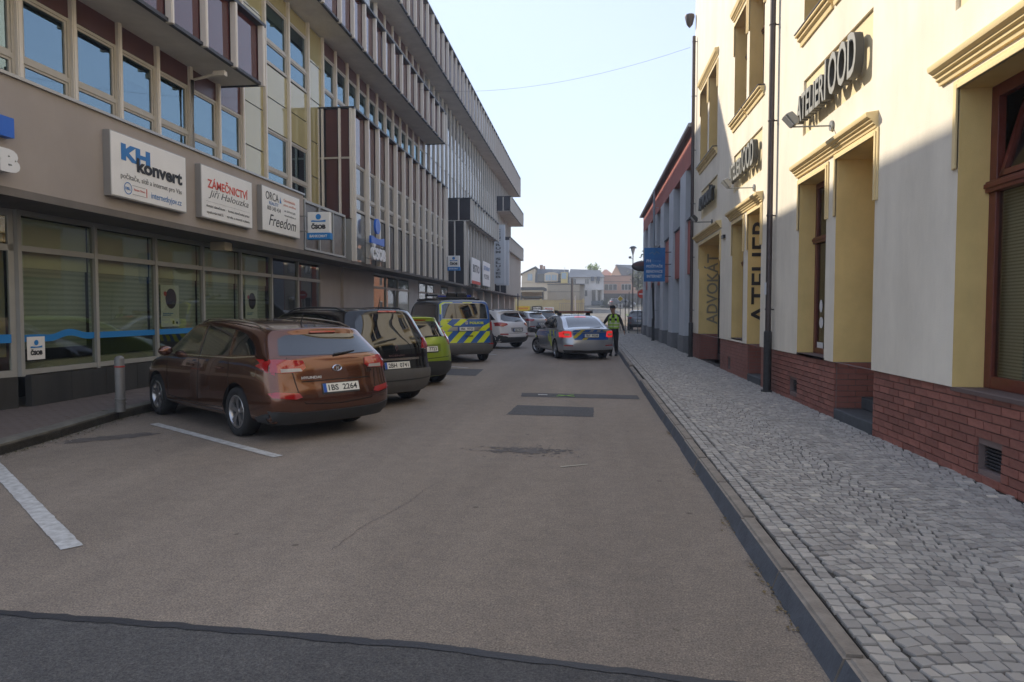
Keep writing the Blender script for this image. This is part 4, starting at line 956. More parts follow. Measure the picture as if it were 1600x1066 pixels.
# window sticker + posters inside
t = root0('bank_sticker', 'small white bank notice low in the first shop window', 'notice')
MB().quad((GX0 + .005, 9.62, .84), (GX0 + .005, 9.97, .84), (GX0 + .005, 9.97, 1.20), (GX0 + .005, 9.62, 1.20)).build('sheet', bwh, t); bank_sign(t, T(GX0 + .008, 9.67, .89, PI / 2), .25, .27)
for k, y in enumerate((13.05, 16.5)):
    t = root0('bank_poster', ['white poster with a dark round photo in the third shop window', 'white poster with an oval photo in the fifth shop window'][k], 'poster', 'posters in the bank windows')
    MB().box(GX0 - .06, GX0 - .055, y, y + .62, 1.28, 2.14).build('sheet', mat('poster_paper', (.85, .86, .80), .8), t)
    MB().disc((GX0 - .05, y + .34, 1.86), .19, 'x', ry=.21).build('photo', mat('photo_dark', (.10, .03, .035), .7, col2=(.03, .03, .03), vscale=9), t); MB().disc((GX0 - .048, y + .14, 1.96), .05, 'x').build('red_dot', kred, t)
    b = MB().box(GX0 - .053, GX0 - .05, y + .06, y + .4, 1.545, 1.56).box(GX0 - .053, GX0 - .05, y + .06, y + .34, 1.51, 1.525); b.build('print', bblue, t)
    MB().box(GX0 - .053, GX0 - .05, y + .38, y + .44, 1.33, 1.40).box(GX0 - .053, GX0 - .05, y + .5, y + .56, 1.33, 1.38).build('print', bbk, t)
# far advertising boards on the second bay and tall white signs
t = root0('signboard', 'grey white board with red foot low on the far dark bay', 'sign', 'boards on the far bays'); MB().box(-7.5, -7.42, 42.6, 46.0, 3.35, 5.0).build('board', bwh, t); MB().box(-7.42, -7.41, 42.6, 46, 3.35, 3.55).build('red_foot', kred, t)
text('BISTRO', 2.6, .5, T(-7.415, 43, 4.1, PI / 2), kgr, t, bold=.02)
t = root0('signboard', 'plain white board next to the red footed one on the far bay', 'sign', 'boards on the far bays'); MB().box(-7.5, -7.42, 47.2, 50.6, 3.4, 5.1).build('board', bwh, t)
text('RESTAURANT', 2.8, .3, T(-7.415, 47.5, 4.5, PI / 2), kblue, t); text('PIZZERIE', 2.4, .3, T(-7.415, 47.6, 3.9, PI / 2), kgr, t)
wsg = mat('tall_sign_white', (.62, .64, .66), .5); dlt = mat('sign_letter_grey', (.14, .14, .14), .6)
for k, (y, z0, z1, s) in enumerate(((57.6, 3.9, 8.9, 'CENTRUM SLUŽEB'), (60.5, 3.9, 7.9, 'DŮM SLUŽEB'))):
    t = thing('tall_sign', ['tall white projecting sign with upright grey letters, the nearer of two', 'tall white projecting sign, the farther and lower of two'][k], 'sign', (-8.35, y, z0), 0, 'tall upright signs')
    MB().box(0, 1.15, 0, .25, 0, z1 - z0).build('box', wsg, t)
    # rows of upright letters stacked
    n = len(s)
    for i, ch in enumerate(s):
        if ch != ' ': text(ch, .42, (z1 - z0 - .8) / n * .72, Matrix.Translation((.38, -.01, (z1 - z0) - .3 - (i + 1) * (z1 - z0 - .8) / n)), dlt, t, bold=.04, name='letter')
# ---------------------------------------------------------------- bollard
t = thing('bollard', 'grey steel bollard with a red ring at the kerb beside the brown car', 'bollard', (-6.86, 9.28, .12))
bs = mat('bollard_steel', (.19, .185, .175), .5, metal=.3, var=.12, vscale=8, dirt=.3)
MB().lathe([(0, .0), (.066, .0), (.066, .78), (.06, .80), (.03, .825), (0, .83)], (0, 0, 0), 20).build('post', bs, t, smooth=40)
MB().lathe([(.066, .655), (.072, .66), (.072, .675), (.066, .68)], (0, 0, 0), 20).build('red_ring', mat('ring_red', (.35, .04, .03), .6), t)
MB().lathe([(.0667, .17), (.078, .175), (.078, .20), (.0667, .205)], (0, 0, 0), 20).lathe([(.0667, .13), (.078, .135), (.078, .15), (.0667, .155)], (0, 0, 0), 20).build('collar', bs, t)
# ================================================================ cars
def curve(pts):
    """smooth interpolation through (t, v) points"""
    pts = sorted(pts)
    def f(t):
        if t <= pts[0][0]: return pts[0][1]
        if t >= pts[-1][0]: return pts[-1][1]
        for i in range(len(pts) - 1):
            a, b_ = pts[i], pts[i + 1]
            if a[0] <= t <= b_[0]:
                h = b_[0] - a[0]; u = (t - a[0]) / h
                p0 = pts[i - 1] if i else a; p3 = pts[i + 2] if i + 2 < len(pts) else b_
                m0 = (b_[1] - p0[1]) / max(1e-6, b_[0] - p0[0]) * h; m1 = (p3[1] - a[1]) / max(1e-6, p3[0] - a[0]) * h
                s = (b_[1] - a[1]); m0 = max(-3 * abs(s), min(3 * abs(s), m0)); m1 = max(-3 * abs(s), min(3 * abs(s), m1))
                return (2*u**3 - 3*u*u + 1) * a[1] + (u**3 - 2*u*u + u) * m0 + (3*u*u - 2*u**3) * b_[1] + (u**3 - u*u) * m1
    return f
tyre = mat('tyre_rubber', (.018, .018, .018), .8, bump=.3, bscale=60); rimm = mat('alloy_rim', (.42, .42, .43), .28, metal=.9); rimd = mat('rim_dark', (.03, .03, .03), .5)
blkpl = mat('black_plastic', (.035, .036, .037), .55, var=.1, vscale=10); cglass = mat('car_glass', (.008, .011, .012), .015, ior=1.75, coat=.6)
redlens = mat('red_lens', (.36, .012, .012), .08, coat=1, ior=1.6); whtlens = mat('white_lens', (.42, .38, .36), .1, coat=1); redlit = mat('red_lamp_lit', (.5, .015, .015), .2, emit=(1, .04, .04), es=.2)
seamm = mat('seam_black', (.006, .006, .006), .7); chrome = mat('chrome', (.7, .7, .7), .12, metal=1.0); platew = mat('plate_white', (.78, .77, .70), .5); plateb = mat('plate_blue', (.02, .10, .42), .5); wellm = mat('wheel_well', (.01, .01, .01), .9)
def paint_mat(name, col, metal=.5, rough=.32):
    m = mat(name, col, rough, metal=metal, coat=1.0, var=.05, vscale=900)
    return m
class Car:
    def __init__(s, name, label, L, Wd, H, wb, ro, r, paint, top, belt, rear, front, wr=.76, bot=.2, bow=.11, fbow=.28, crown=.03, levels=None, tumble=1.0, group='cars parked in the angled bays', lowtrim=.0, hub=5, boxy=0., cat='car'):
        s.L, s.W, s.H, s.wb, s.ro, s.r = L, Wd, H, wb, ro, r; s.paint = paint; s.bot = bot
        s.t = thing(name, label, cat, (0, 0, 0), 0, group)
        T_, B_, R_, F_ = curve(top), curve(belt), curve(rear), curve(front)
        lo = [0, .05, .14, .30, .48, .66, .84, 1.0]; lw = [.86, .955, .985, .998, 1.0, .995, .985, .965]
        up = [.10, .35, .62, .86, 1.0]; uw_ = [.95, .90, .845, .79, wr]
        if boxy: uw_ = [.965, .945, .92, .895, wr]
        nlo, nup = len(lo), len(up); nz = nlo + nup - 1; nx = 8
        bs = [0, .012, .03, .06, .10, .14, .18, .23, .28, .33, .38, .43, .48, .53, .58, .62, .66, .70, .74, .78, .82, .86, .90, .94, .97, .99, 1.0]; ny = len(bs) - 1
        Hb = H - B_(L * .4)
        def P(i, j, k):
            a = -1 + 2 * i / nx; b_ = bs[j]; y = L * b_
            for _ in range(4):
                tz = T_(y); bz = min(B_(y), tz - .035)
                if k < nlo: z = bot + (bz - bot) * lo[k]; w = lw[k]
                else:
                    z = bz + (tz - bz) * up[k - nlo]; g = min(1, max(0, (tz - bz) / (Hb * .8))); w = uw_[k - nlo] * g + (.955 - .025 * (k - nlo)) * (1 - g)
                y = R_(z) * (1 - b_) + F_(z) * b_
            w *= Wd / 2
            # plan taper
            if b_ < .15: w *= 1 - .055 * (1 - b_ / .15) ** 2.2
            if b_ > .80: w *= 1 - .13 * ((b_ - .80) / .2) ** 2.4
            if k == 0: z = bot
            y += bow * abs(a) ** 4 * (1 - b_) ** 14 - fbow * abs(a) ** 2.2 * b_ ** 10
            if k == nz: z += crown * (1 - a * a)
            if k == 0 and 0 < i < nx: pass
            return (a * w, y - ro, z)
        vid = {}; vs = []; fs = []
        def V(i, j, k):
            q = (i, j, k)
            if q not in vid: vid[q] = len(vs); vs.append(P(i, j, k))
            return vid[q]
        for j in range(ny):
            for k in range(nz):
                fs.append((V(0, j, k), V(0, j, k + 1), V(0, j + 1, k + 1), V(0, j + 1, k))); fs.append((V(nx, j, k), V(nx, j + 1, k), V(nx, j + 1, k + 1), V(nx, j, k + 1)))
            for i in range(nx):
                fs.append((V(i, j, nz), V(i + 1, j, nz), V(i + 1, j + 1, nz), V(i, j + 1, nz))); fs.append((V(i, j, 0), V(i, j + 1, 0), V(i + 1, j + 1, 0), V(i + 1, j, 0)))
        for i in range(nx):
            for k in range(nz):
                fs.append((V(i, 0, k), V(i + 1, 0, k), V(i + 1, 0, k + 1), V(i, 0, k + 1))); fs.append((V(i, ny, k), V(i, ny, k + 1), V(i + 1, ny, k + 1), V(i + 1, ny, k)))
        me = bpy.data.meshes.new('b'); me.from_pydata(vs, [], fs); me.materials.append(paint); me.materials.append(wellm)
        bm = bmesh.new(); bm.from_mesh(me); bmesh.ops.recalc_face_normals(bm, faces=bm.faces); bm.to_mesh(me); bm.free()
        bo = bpy.data.objects.new('b', me); COL.objects.link(bo)
        sb = bo.modifiers.new('s', 'SUBSURF'); sb.levels = 1; sb.render_levels = 1
        s.track = Wd / 2 - .015
        cm = MB()
        for yy in (0, wb):
            for sx in (-1, 1):
                cm.lathe([(0, 0), (r + .055, 0), (r + .055, .36), (0, .36)], (sx * (Wd / 2 + .06) - (.36 if sx > 0 else 0), yy, r), 32, 'x')
        cme = cm.mesh('c'); cme.materials.append(wellm); cbm = bmesh.new(); cbm.from_mesh(cme); bmesh.ops.remove_doubles(cbm, verts=cbm.verts, dist=1e-5); bmesh.ops.recalc_face_normals(cbm, faces=cbm.faces); cbm.to_mesh(cme); cbm.free()
        cob = bpy.data.objects.new('c', cme); COL.objects.link(cob)
        bl = bo.modifiers.new('bo', 'BOOLEAN'); bl.object = cob; bl.operation = 'DIFFERENCE'; bl.solver = 'EXACT'
        try: bl.material_mode = 'TRANSFER'
        except Exception: pass
        dg = bpy.context.evaluated_depsgraph_get(); dg.update(); ev = bo.evaluated_get(dg); nm = bpy.data.meshes.new_from_object(ev)
        # unboolean'd tree for decals
        bo.modifiers.remove(bl); dg.update(); ev2 = bo.evaluated_get(dg); sm_ = bpy.data.meshes.new_from_object(ev2)
        tb = bmesh.new(); tb.from_mesh(sm_); s.tree = BVHTree.FromBMesh(tb); tb.free()
        bpy.data.objects.remove(bo); bpy.data.objects.remove(cob)
        nm.name = 'body'; nm.shade_smooth(); nm.set_sharp_from_angle(angle=math.radians(38)); s.body = meshobj('body', nm, s.t)
        s.wheel_cache = None; s.hub = hub
        for yy in (0, wb):
            for sx in (-1, 1): s.wheel(sx * (Wd / 2 - .02), yy, sx)
    def wheel(s, x, y, sx, steer=0):
        r, w = s.r, .20
        if s.wheel_cache is None:
            rr = r * .66
            tm = MB().lathe([(rr, 0), (rr + .01, -.012), (r - .035, -.018), (r - .012, -.005), (r, .03), (r, w - .03), (r - .03, w), (rr, w)], (0, 0, 0), 36, 'x'); tme = tm.mesh('tyre', 50); tme.materials.append(tyre)
            b = MB(); b.mat(rimm); b.lathe([(rr + .004, -.004), (rr - .012, -.010), (rr - .022, .0), (rr - .03, .06)], (0, 0, 0), 36, 'x')
            n = s.hub
            for k in range(n):
                a = 2 * PI * k / n + .3
                for da in (-.17, .17):
                    c, sn = math.cos(a + da), math.sin(a + da); c0, s0 = math.cos(a + da * .6), math.sin(a + da * .6)
                    p0 = Vector((0, c0, s0)) * .04; p1 = Vector((0, c, sn)) * (rr - .012); t = Vector((0, -sn, c)); u0, u1 = .020, .017
                    b.ext([tuple(p0 + t * u0 + Vector((.012, 0, 0))), tuple(p0 - t * u0 + Vector((.012, 0, 0))), tuple(p1 - t * u1 + Vector((.0, 0, 0))), tuple(p1 + t * u1)], (.03, 0, 0))
            b.lathe([(0, .002), (.045, .004), (.05, .02), (.05, .05)], (0, 0, 0), 16, 'x')
            b.mat(rimd).lathe([(0, .075), (rr - .01, .075)], (0, 0, 0), 24, 'x')
            b.mat(MATS['alloy_rim']).lathe([(0, .062), (.11, .062), (.11, .07)], (0, 0, 0), 20, 'x')
            rme = b.mesh('rim', 40); s.wheel_cache = (tme, rme)
        tme, rme = s.wheel_cache
        wo_ = meshobj('wheel', tme, s.t); wo_.location = (x, y, s.r); wo_.rotation_euler = (random.random() * 6, 0, (PI if sx > 0 else 0) + steer)
        if not hasattr(s, 'wheels'): s.wheels = []
        s.wheels.append((wo_, x, y, sx))
        meshobj('rim', rme, wo_)
    def decal(s, name, poly, axis, m, off=.006, rim=.012, cell=.07, parent=None, both=True, mir=True, solid=False):
        """polygon in a side (y from rear bumper, z), rear (x, z), front or top (x, y) view laid onto the body surface"""
        def one(poly, ax):
            bm = bmesh.new(); vv = [bm.verts.new((p[0], p[1], 0)) for p in poly]; bm.faces.new(vv)
            x0, x1 = min(p[0] for p in poly), max(p[0] for p in poly); y0, y1 = min(p[1] for p in poly), max(p[1] for p in poly)
            q = x0 + cell
            while q < x1: bmesh.ops.bisect_plane(bm, geom=bm.verts[:] + bm.edges[:] + bm.faces[:], plane_co=(q, 0, 0), plane_no=(1, 0, 0)); q += cell
            q = y0 + cell
            while q < y1: bmesh.ops.bisect_plane(bm, geom=bm.verts[:] + bm.edges[:] + bm.faces[:], plane_co=(0, q, 0), plane_no=(0, 1, 0)); q += cell
            dead = []
            for v in bm.verts:
                a, c = v.co.x, v.co.y
                if ax == 'rear': o, d = Vector((a, -s.ro - 2, c)), Vector((0, 1, 0))
                elif ax == 'front': o, d = Vector((a, s.L + 2, c)), Vector((0, -1, 0))
                elif ax == 'left': o, d = Vector((-3, a - s.ro, c)), Vector((1, 0, 0))
                elif ax == 'right': o, d = Vector((3, a - s.ro, c)), Vector((-1, 0, 0))
                else: o, d = Vector((a, c - s.ro, 4)), Vector((0, 0, -1))
                h = s.tree.ray_cast(o, d)
                if ax in ('left', 'right') and (h[0] is None or h[1].dot(d) > -.45): dead.append(v)
                if h[0] is None or h[1].dot(d) > -.12:
                    nn = s.tree.find_nearest(h[0] if h[0] is not None else o + d * (2 + (0 if ax in ('rear', 'front') else .2)))
                    co_, no_ = nn[0], nn[1]
                else: co_, no_ = h[0], h[1]
                v.co = co_ + no_ * off
            if dead: bmesh.ops.delete(bm, geom=dead, context='VERTS')
            es = [e for e in bm.edges if e.is_boundary]
            r_ = bmesh.ops.extrude_edge_only(bm, edges=es)
            for g in r_['geom']:
                if isinstance(g, bmesh.types.BMVert):
                    nn = s.tree.find_nearest(g.co); g.co = nn[0] - nn[1] * rim
            bmesh.ops.recalc_face_normals(bm, faces=bm.faces)
            return bm
        me = bpy.data.meshes.new(name); tot = bmesh.new()
        jobs = []
        if axis == 'side': jobs = [(poly, 'left'), (poly, 'right')]
        elif axis in ('rear2', 'front2'): jobs = [(poly, axis[:-1]), ([(-p[0], p[1]) for p in poly][::-1], axis[:-1])]
        else: jobs = [(poly, axis)]
        out = []
        for pl, ax in jobs:
            bm = one(pl, ax); me = bpy.data.meshes.new(name); bm.to_mesh(me); bm.free(); me.materials.append(m)
            me.shade_smooth(); me.set_sharp_from_angle(angle=math.radians(35)); out.append(meshobj(name, me, parent or s.t))
        return out
    def seam(s, pts, axis, w=.010, m=None, name='panel_gap', off=.0025):
        for (a, b_), (c, d) in zip(pts, pts[1:]):
            v = Vector((c - a, d - b_)); n = Vector((-v.y, v.x)).normalized() * w / 2
            s.decal(name, [(a - n.x, b_ - n.y), (c - n.x, d - n.y), (c + n.x, d + n.y), (a + n.x, b_ + n.y)], axis, m or seamm, off=off, rim=.004, cell=.09)
    def rear_pt(s, x, z):
        h = s.tree.ray_cast(Vector((x, -s.ro - 2, z)), Vector((0, 1, 0))); return h[0] if h[0] is not None else Vector((x, -s.ro, z))
    def plate(s, x, z, txt, w=.52, h=.11):
        p = s.rear_pt(x, z); tilt = 0
        p2 = s.rear_pt(x, z + .05); tilt = -math.atan2(p2.y - p.y, .05)
        M = T(x - w / 2, p.y - .028, z - h / 2, 0, tilt)
        o = MB().box(-.008, w + .008, 0, .02, -.02, h + .008).xf(M).build('licence_plate', blkpl, s.t); MB().box(.0, w, -.003, .0, 0, h).xf(M).build('plate_face', platew, o); MB().box(0, .045, -.0045, -.003, 0, h).xf(M).build('plate_band', plateb, o)
        text(txt, w * .80, h * .68, M @ Matrix.Translation((w * .14, -.0035, h * .16)), bbk, o, ext=.001, bold=.02)
    def rtext(s, txt, x, z, w, h, m, bold=.02, name='badge', off=.006):
        p = s.rear_pt(x, z); p2 = s.rear_pt(x, z + .06); tilt = -math.atan2(p2.y - p.y, .06); q = s.rear_pt(x + w, z); rz = math.atan2(q.y - p.y, w)
        text(txt, w, h, T(x, p.y - off, z, rz, tilt), m, s.t, ext=.004, bold=bold, name=name)
    def mirror(s, y, z, m):
        for sx in (-1, 1):
            b = MB(); b.sphere((0, 0, 0), .1, 12, 8, (1.05, .75, .72)); b.xf(T(sx * (s.W / 2 + .06), y - s.ro, z)); o = b.build('wing_mirror', m, s.t, smooth=60)
            MB().box(sx * (s.W / 2 - .09), sx * (s.W / 2 + .02), y - s.ro - .03, y - s.ro + .02, z - .07, z - .04).build('mirror_foot', blkpl, o)
    def handle(s, y, z):
        for sx, ax in ((-1, 'left'), (1, 'right')):
            h = s.tree.ray_cast(Vector((sx * 3, y - s.ro, z)), Vector((-sx, 0, 0)))[0]
            MB().tube([(h.x, y - s.ro, z - .005), (h.x + sx * .03, y - s.ro + .03, z), (h.x + sx * .035, y - s.ro + .12, z), (h.x + sx * .008, y - s.ro + .17, z)], .014, 8).build('door_handle', s.paint, s.t, smooth=60)
    def rail(s, y0, y1, m, dx=.0):
        for sx in (-1, 1):
            pts = []
            for k in range(9):
                y = y0 + (y1 - y0) * k / 8; x = sx * (s.W / 2 * s_rail - dx); h = s.tree.ray_cast(Vector((x, y - s.ro, 4)), Vector((0, 0, -1)))[0]
                pts.append((x, y - s.ro, h.z + (.035 if 0 < k < 8 else .0)))
            MB().tube(pts, .014, 8).build('roof_rail', m, s.t, smooth=60)
    def antenna(s, y, L=.16, x=0, lean=-.06):
        h = s.tree.ray_cast(Vector((x, y - s.ro, 4)), Vector((0, 0, -1)))[0]
        MB().tube([(x, h.y, h.z - .01), (x, h.y, h.z + .02), (x, h.y + lean, h.z + L)], [.018, .009, .004], 8).build('antenna', blkpl, s.t)
    def wiper(s, x0, z0, x1, z1):
        p = s.rear_pt(x0, z0); q = s.rear_pt((x0 + x1) / 2, (z0 + z1) / 2); r_ = s.rear_pt(x1, z1)
        MB().tube([(p.x, p.y - .025, p.z), (q.x, q.y - .03, q.z), (r_.x, r_.y - .015, r_.z)], [.016, .010, .006], 8).build('rear_wiper', blkpl, s.t)
    def exhaust(s, x, z):
        MB().tube([(x, .12 - s.ro, z), (x, -.02 - s.ro + .05, z)], .03, 12, caps=False).build('exhaust', chrome, s.t)
    def put(s, wx, wy, hx, hy):
        """rear axle centre in the world and heading"""
        s.t.location = (wx, wy, gz(wy)); s.t.rotation_euler = (0, 0, math.atan2(-hx, hy))
s_rail = .70
PARK = (-.806, .592)
def from_rr(px, py, h, W_):      # rear-right tyre contact point -> rear axle centre
    r = (h[1], -h[0]); return (px - r[0] * W_ / 2, py - r[1] * W_ / 2)
# ---------------- brown estate
bp_ = paint_mat('paint_brown', (.15, .062, .036), .82, .26)
c = Car('estate_car', 'brown metallic estate car parked nearest the camera on the left', 4.585, 1.795, 1.475, 2.65, 1.03, .318, bp_,
    [(0, 1.345), (.5, 1.36), (.9, 1.40), (1.6, 1.45), (2.3, 1.465), (2.75, 1.41), (3.1, 1.235), (3.5, 1.01), (3.65, .965), (4.1, .87), (4.4, .77), (4.585, .66)],
    [(0, 1.0), (1, .985), (2, .96), (3, .93), (3.6, .91), (4.2, .80), (4.585, .62)],
    [(.2, .12), (.32, .03), (.5, -.0), (.60, .012), (.66, .06), (.80, .075), (.93, .10), (1.02, .15), (1.2, .34), (1.30, .44), (1.35, .44), (1.5, .50)],
    [(.2, 4.40), (.35, 4.55), (.55, 4.585), (.7, 4.55), (.85, 4.42), (1.0, 4.2)], wr=.735, bow=.15)
c.decal('side_window', [(2.20, 1.005), (3.22, .985), (3.02, 1.12), (2.72, 1.30), (2.42, 1.375), (2.24, 1.39)], 'side', cglass)
c.decal('side_window', [(1.28, 1.02), (2.12, 1.008), (2.16, 1.39), (1.80, 1.385), (1.36, 1.355)], 'side', cglass)
c.decal('side_window', [(.60, 1.06), (1.18, 1.03), (1.26, 1.345), (1.02, 1.305), (.80, 1.22), (.66, 1.13)], 'side', cglass)
c.seam([(2.16, .98), (2.17, 1.40)], 'side', .05, blkpl, 'door_pillar'); 
c.seam([(3.30, .99), (3.26, .75), (3.24, .36), (2.20, .32), (2.17, .66), (2.17, .98)], 'side'); c.seam([(2.17, .98), (2.17, .40)], 'side'); c.seam([(2.2, .32), (1.45, .34), (1.22, .60), (1.26, .98)], 'side')
c.seam([(3.25, .975), (2.1, .985), (1.2, 1.0), (.6, 1.04)], 'side', .014, chrome, 'window_trim', .004)
c.decal('rear_window', [(-.69, 1.055), (0, 1.045), (.69, 1.055), (.665, 1.12), (.60, 1.25), (.50, 1.295), (0, 1.31), (-.50, 1.295), (-.60, 1.25), (-.665, 1.12)], 'rear', cglass, off=.004)
for sx in (-1, 1):
    c.decal('taillight', [(sx * .43, .90), (sx * .45, .985), (sx * .70, 1.005), (sx * .90, 1.01), (sx * .895, .87), (sx * .70, .845), (sx * .5, .855)], 'rear', redlens, off=.016, cell=.05)
    c.decal('taillight_wrap', [(.03, .87), (.04, .99), (.16, 1.02), (.36, .985), (.52, .93), (.34, .885), (.18, .85)], 'left' if sx < 0 else 'right', redlens, off=.014, cell=.05)
    c.decal('reversing_light', [(sx * .48, .862), (sx * .50, .895), (sx * .72, .895), (sx * .72, .855)], 'rear', whtlens, off=.022, cell=.05)
    c.decal('rear_reflector', [(sx * .52, .55), (sx * .55, .60), (sx * .80, .625), (sx * .86, .61), (sx * .84, .56), (sx * .60, .53)], 'rear', redlens, off=.014, cell=.05)
c.decal('bumper_lip', [(-.80, .23), (-.86, .40), (-.60, .37), (0, .365), (.60, .37), (.86, .40), (.80, .23)], 'rear', blkpl, off=.018, cell=.06)
c.decal('bumper_lip_side', [(.05, .24), (.03, .38), (.30, .36), (.55, .30), (.55, .24)], 'side', blkpl, off=.012)
c.decal('sill_trim', [(1.45, .215), (1.45, .29), (3.3, .29), (3.3, .215)], 'side', blkpl, off=.01)
c.decal('brake_light', [(-.19, 1.318), (-.18, 1.338), (.18, 1.338), (.19, 1.318)], 'rear', redlens, off=.02, cell=.05)
c.seam([(-.62, 1.03), (-.60, .88), (-.56, .62), (-.48, .47), (0, .44), (.48, .47), (.56, .62), (.60, .88), (.62, 1.03)], 'rear', .011)
c.seam([(-.50, .735), (0, .74), (.50, .735)], 'rear', .012)
c.plate(0.02, .645, '1BS  2264'); c.rtext('HYUNDAI', -.50, .765, .26, .034, mat('badge_silver', (.7, .7, .7), .3, metal=.3)); c.rtext('i30', .44, .80, .10, .05, chrome)
p = c.rear_pt(0, .88); em = MB().lathe([(.030, 0), (.036, -.008), (.042, 0)], (0, 0, 0), 24, 'y').xf(T(0, p.y - .012, .88, 0, -.15) @ Matrix.Diagonal((1.7, 1, 1, 1))).build('emblem', chrome, c.t)
text('H', .05, .05, T(-.025, p.y - .018, .855, 0, -.15), chrome, em, ext=.006, bold=.03, italic=.3)
c.wiper(0.0, 1.05, .34, 1.085); c.antenna(.95, .14); c.rail(.75, 2.6, chrome); c.mirror(3.12, 1.02, bp_); c.handle(1.45, .86); c.handle(2.35, .85)
c.decal('headlight', [(4.02, .70), (4.10, .80), (4.40, .745), (4.50, .66), (4.3, .64)], 'side', whtlens, off=.01)
x, y = from_rr(-3.45, 9.62, PARK, 1.72); c.put(x, y, *PARK)
# ---------------- black compact van
kp = mat('paint_black', (.004, .004, .0045), .22, coat=.5)
c = Car('compact_van', 'black people carrier with a grey rear bumper, second car in the row', 4.36, 1.85, 1.63, 2.70, .80, .325, kp,
    [(0, 1.585), (.4, 1.60), (.9, 1.625), (1.6, 1.635), (2.2, 1.61), (2.7, 1.52), (3.1, 1.33), (3.5, 1.11), (3.8, 1.0), (4.1, .86), (4.36, .70)],
    [(0, 1.05), (1, 1.03), (2, 1.0), (3, .95), (3.6, .92), (4.1, .80), (4.36, .62)],
    [(.2, .14), (.33, .03), (.52, -.0), (.62, .01), (.68, .07), (.90, .05), (1.1, .10), (1.3, .19), (1.5, .29), (1.60, .33), (1.7, .36)],
    [(.2, 4.2), (.4, 4.34), (.6, 4.36), (.8, 4.28), (1.0, 4.0)], wr=.74, bow=.22)
c.decal('side_window', [(1.9, 1.06), (3.3, 1.0), (2.9, 1.25), (2.5, 1.45), (2.0, 1.52)], 'side', cglass); c.decal('side_window', [(.95, 1.08), (1.82, 1.06), (1.92, 1.52), (1.3, 1.54), (1.0, 1.50)], 'side', cglass); c.decal('side_window', [(.42, 1.16), (.86, 1.10), (.92, 1.49), (.7, 1.46), (.5, 1.36)], 'side', cglass)
c.decal('rear_window', [(-.62, 1.02), (-.45, .96), (0, .945), (.45, .96), (.62, 1.02), (.66, 1.15), (.60, 1.42), (.50, 1.53), (0, 1.565), (-.50, 1.53), (-.60, 1.42), (-.66, 1.15)], 'rear', cglass, off=.005)
for sx in (-1, 1):
    c.decal('taillight', [(sx * .60, .955), (sx * .62, 1.02), (sx * .70, 1.10), (sx * .82, 1.14), (sx * .90, 1.10), (sx * .905, .97), (sx * .75, .94)], 'rear', redlens, off=.02, cell=.05)
    c.decal('taillight_wrap', [(.03, .96), (.04, 1.08), (.15, 1.17), (.32, 1.10), (.22, .97)], 'left' if sx < 0 else 'right', redlens, off=.018, cell=.05)
    c.decal('light_trim', [(sx * .59, .945), (sx * .74, .925), (sx * .74, .94), (sx * .605, .96)], 'rear', chrome, off=.024, cell=.05)
grp = mat('bumper_grey', (.105, .102, .098), .55, var=.08, vscale=5)
c.decal('rear_bumper', [(-.88, .24), (-.925, .50), (-.86, .60), (-.55, .615), (0, .62), (.55, .615), (.86, .60), (.925, .50), (.88, .24)], 'rear', grp, off=.022, cell=.06)
c.decal('rear_bumper_side', [(.04, .24), (.02, .60), (.3, .60), (.45, .5), (.44, .24)], 'side', grp, off=.018, cell=.06)
c.seam([(-.80, .45), (0, .44), (.80, .45)], 'rear', .02, blkpl, 'bumper_groove', .026)
c.decal('chrome_strip', [(-.50, .775), (-.50, .81), (.50, .81), (.50, .775)], 'rear', mat('matt_chrome', (.5, .47, .42), .25, metal=.9), off=.016, cell=.1)
c.decal('brake_light', [(-.19, 1.575), (-.18, 1.60), (.18, 1.60), (.19, 1.575)], 'rear', redlens, off=.02, cell=.06)
c.plate(0, .695, '2BH  0741'); c.rtext('SCENIC', -.16, .84, .34, .03, chrome)
p = c.rear_pt(0, .96); em = MB().ext([(0, 0, .06), (.035, 0, 0), (0, 0, -.06), (-.035, 0, 0)], (0, .008, 0)); em.v = em.v; em.xf(T(0, p.y - .022, .985)).build('emblem', chrome, c.t)
MB().ext([(0, 0, .03), (.016, 0, 0), (0, 0, -.03), (-.016, 0, 0)], (0, .004, 0)).xf(T(0, p.y - .026, .985)).build('emblem_core', blkpl, c.t)
c.wiper(0.02, 1.14, -.34, 1.09); c.antenna(.55, .22); c.mirror(3.05, 1.08, kp); c.handle(1.15, .95); c.handle(2.0, .94); c.rail(.6, 2.4, blkpl)
c.seam([(-.70, 1.1), (-.70, .80), (-.62, .64), (0, .63), (.62, .64), (.70, .80), (.70, 1.1)], 'rear', .010); c.seam([(1.88, 1.0), (1.88, .4)], 'side')
x, y = from_rr(-3.30, 12.30, PARK, 1.78); c.put(x, y, *PARK)
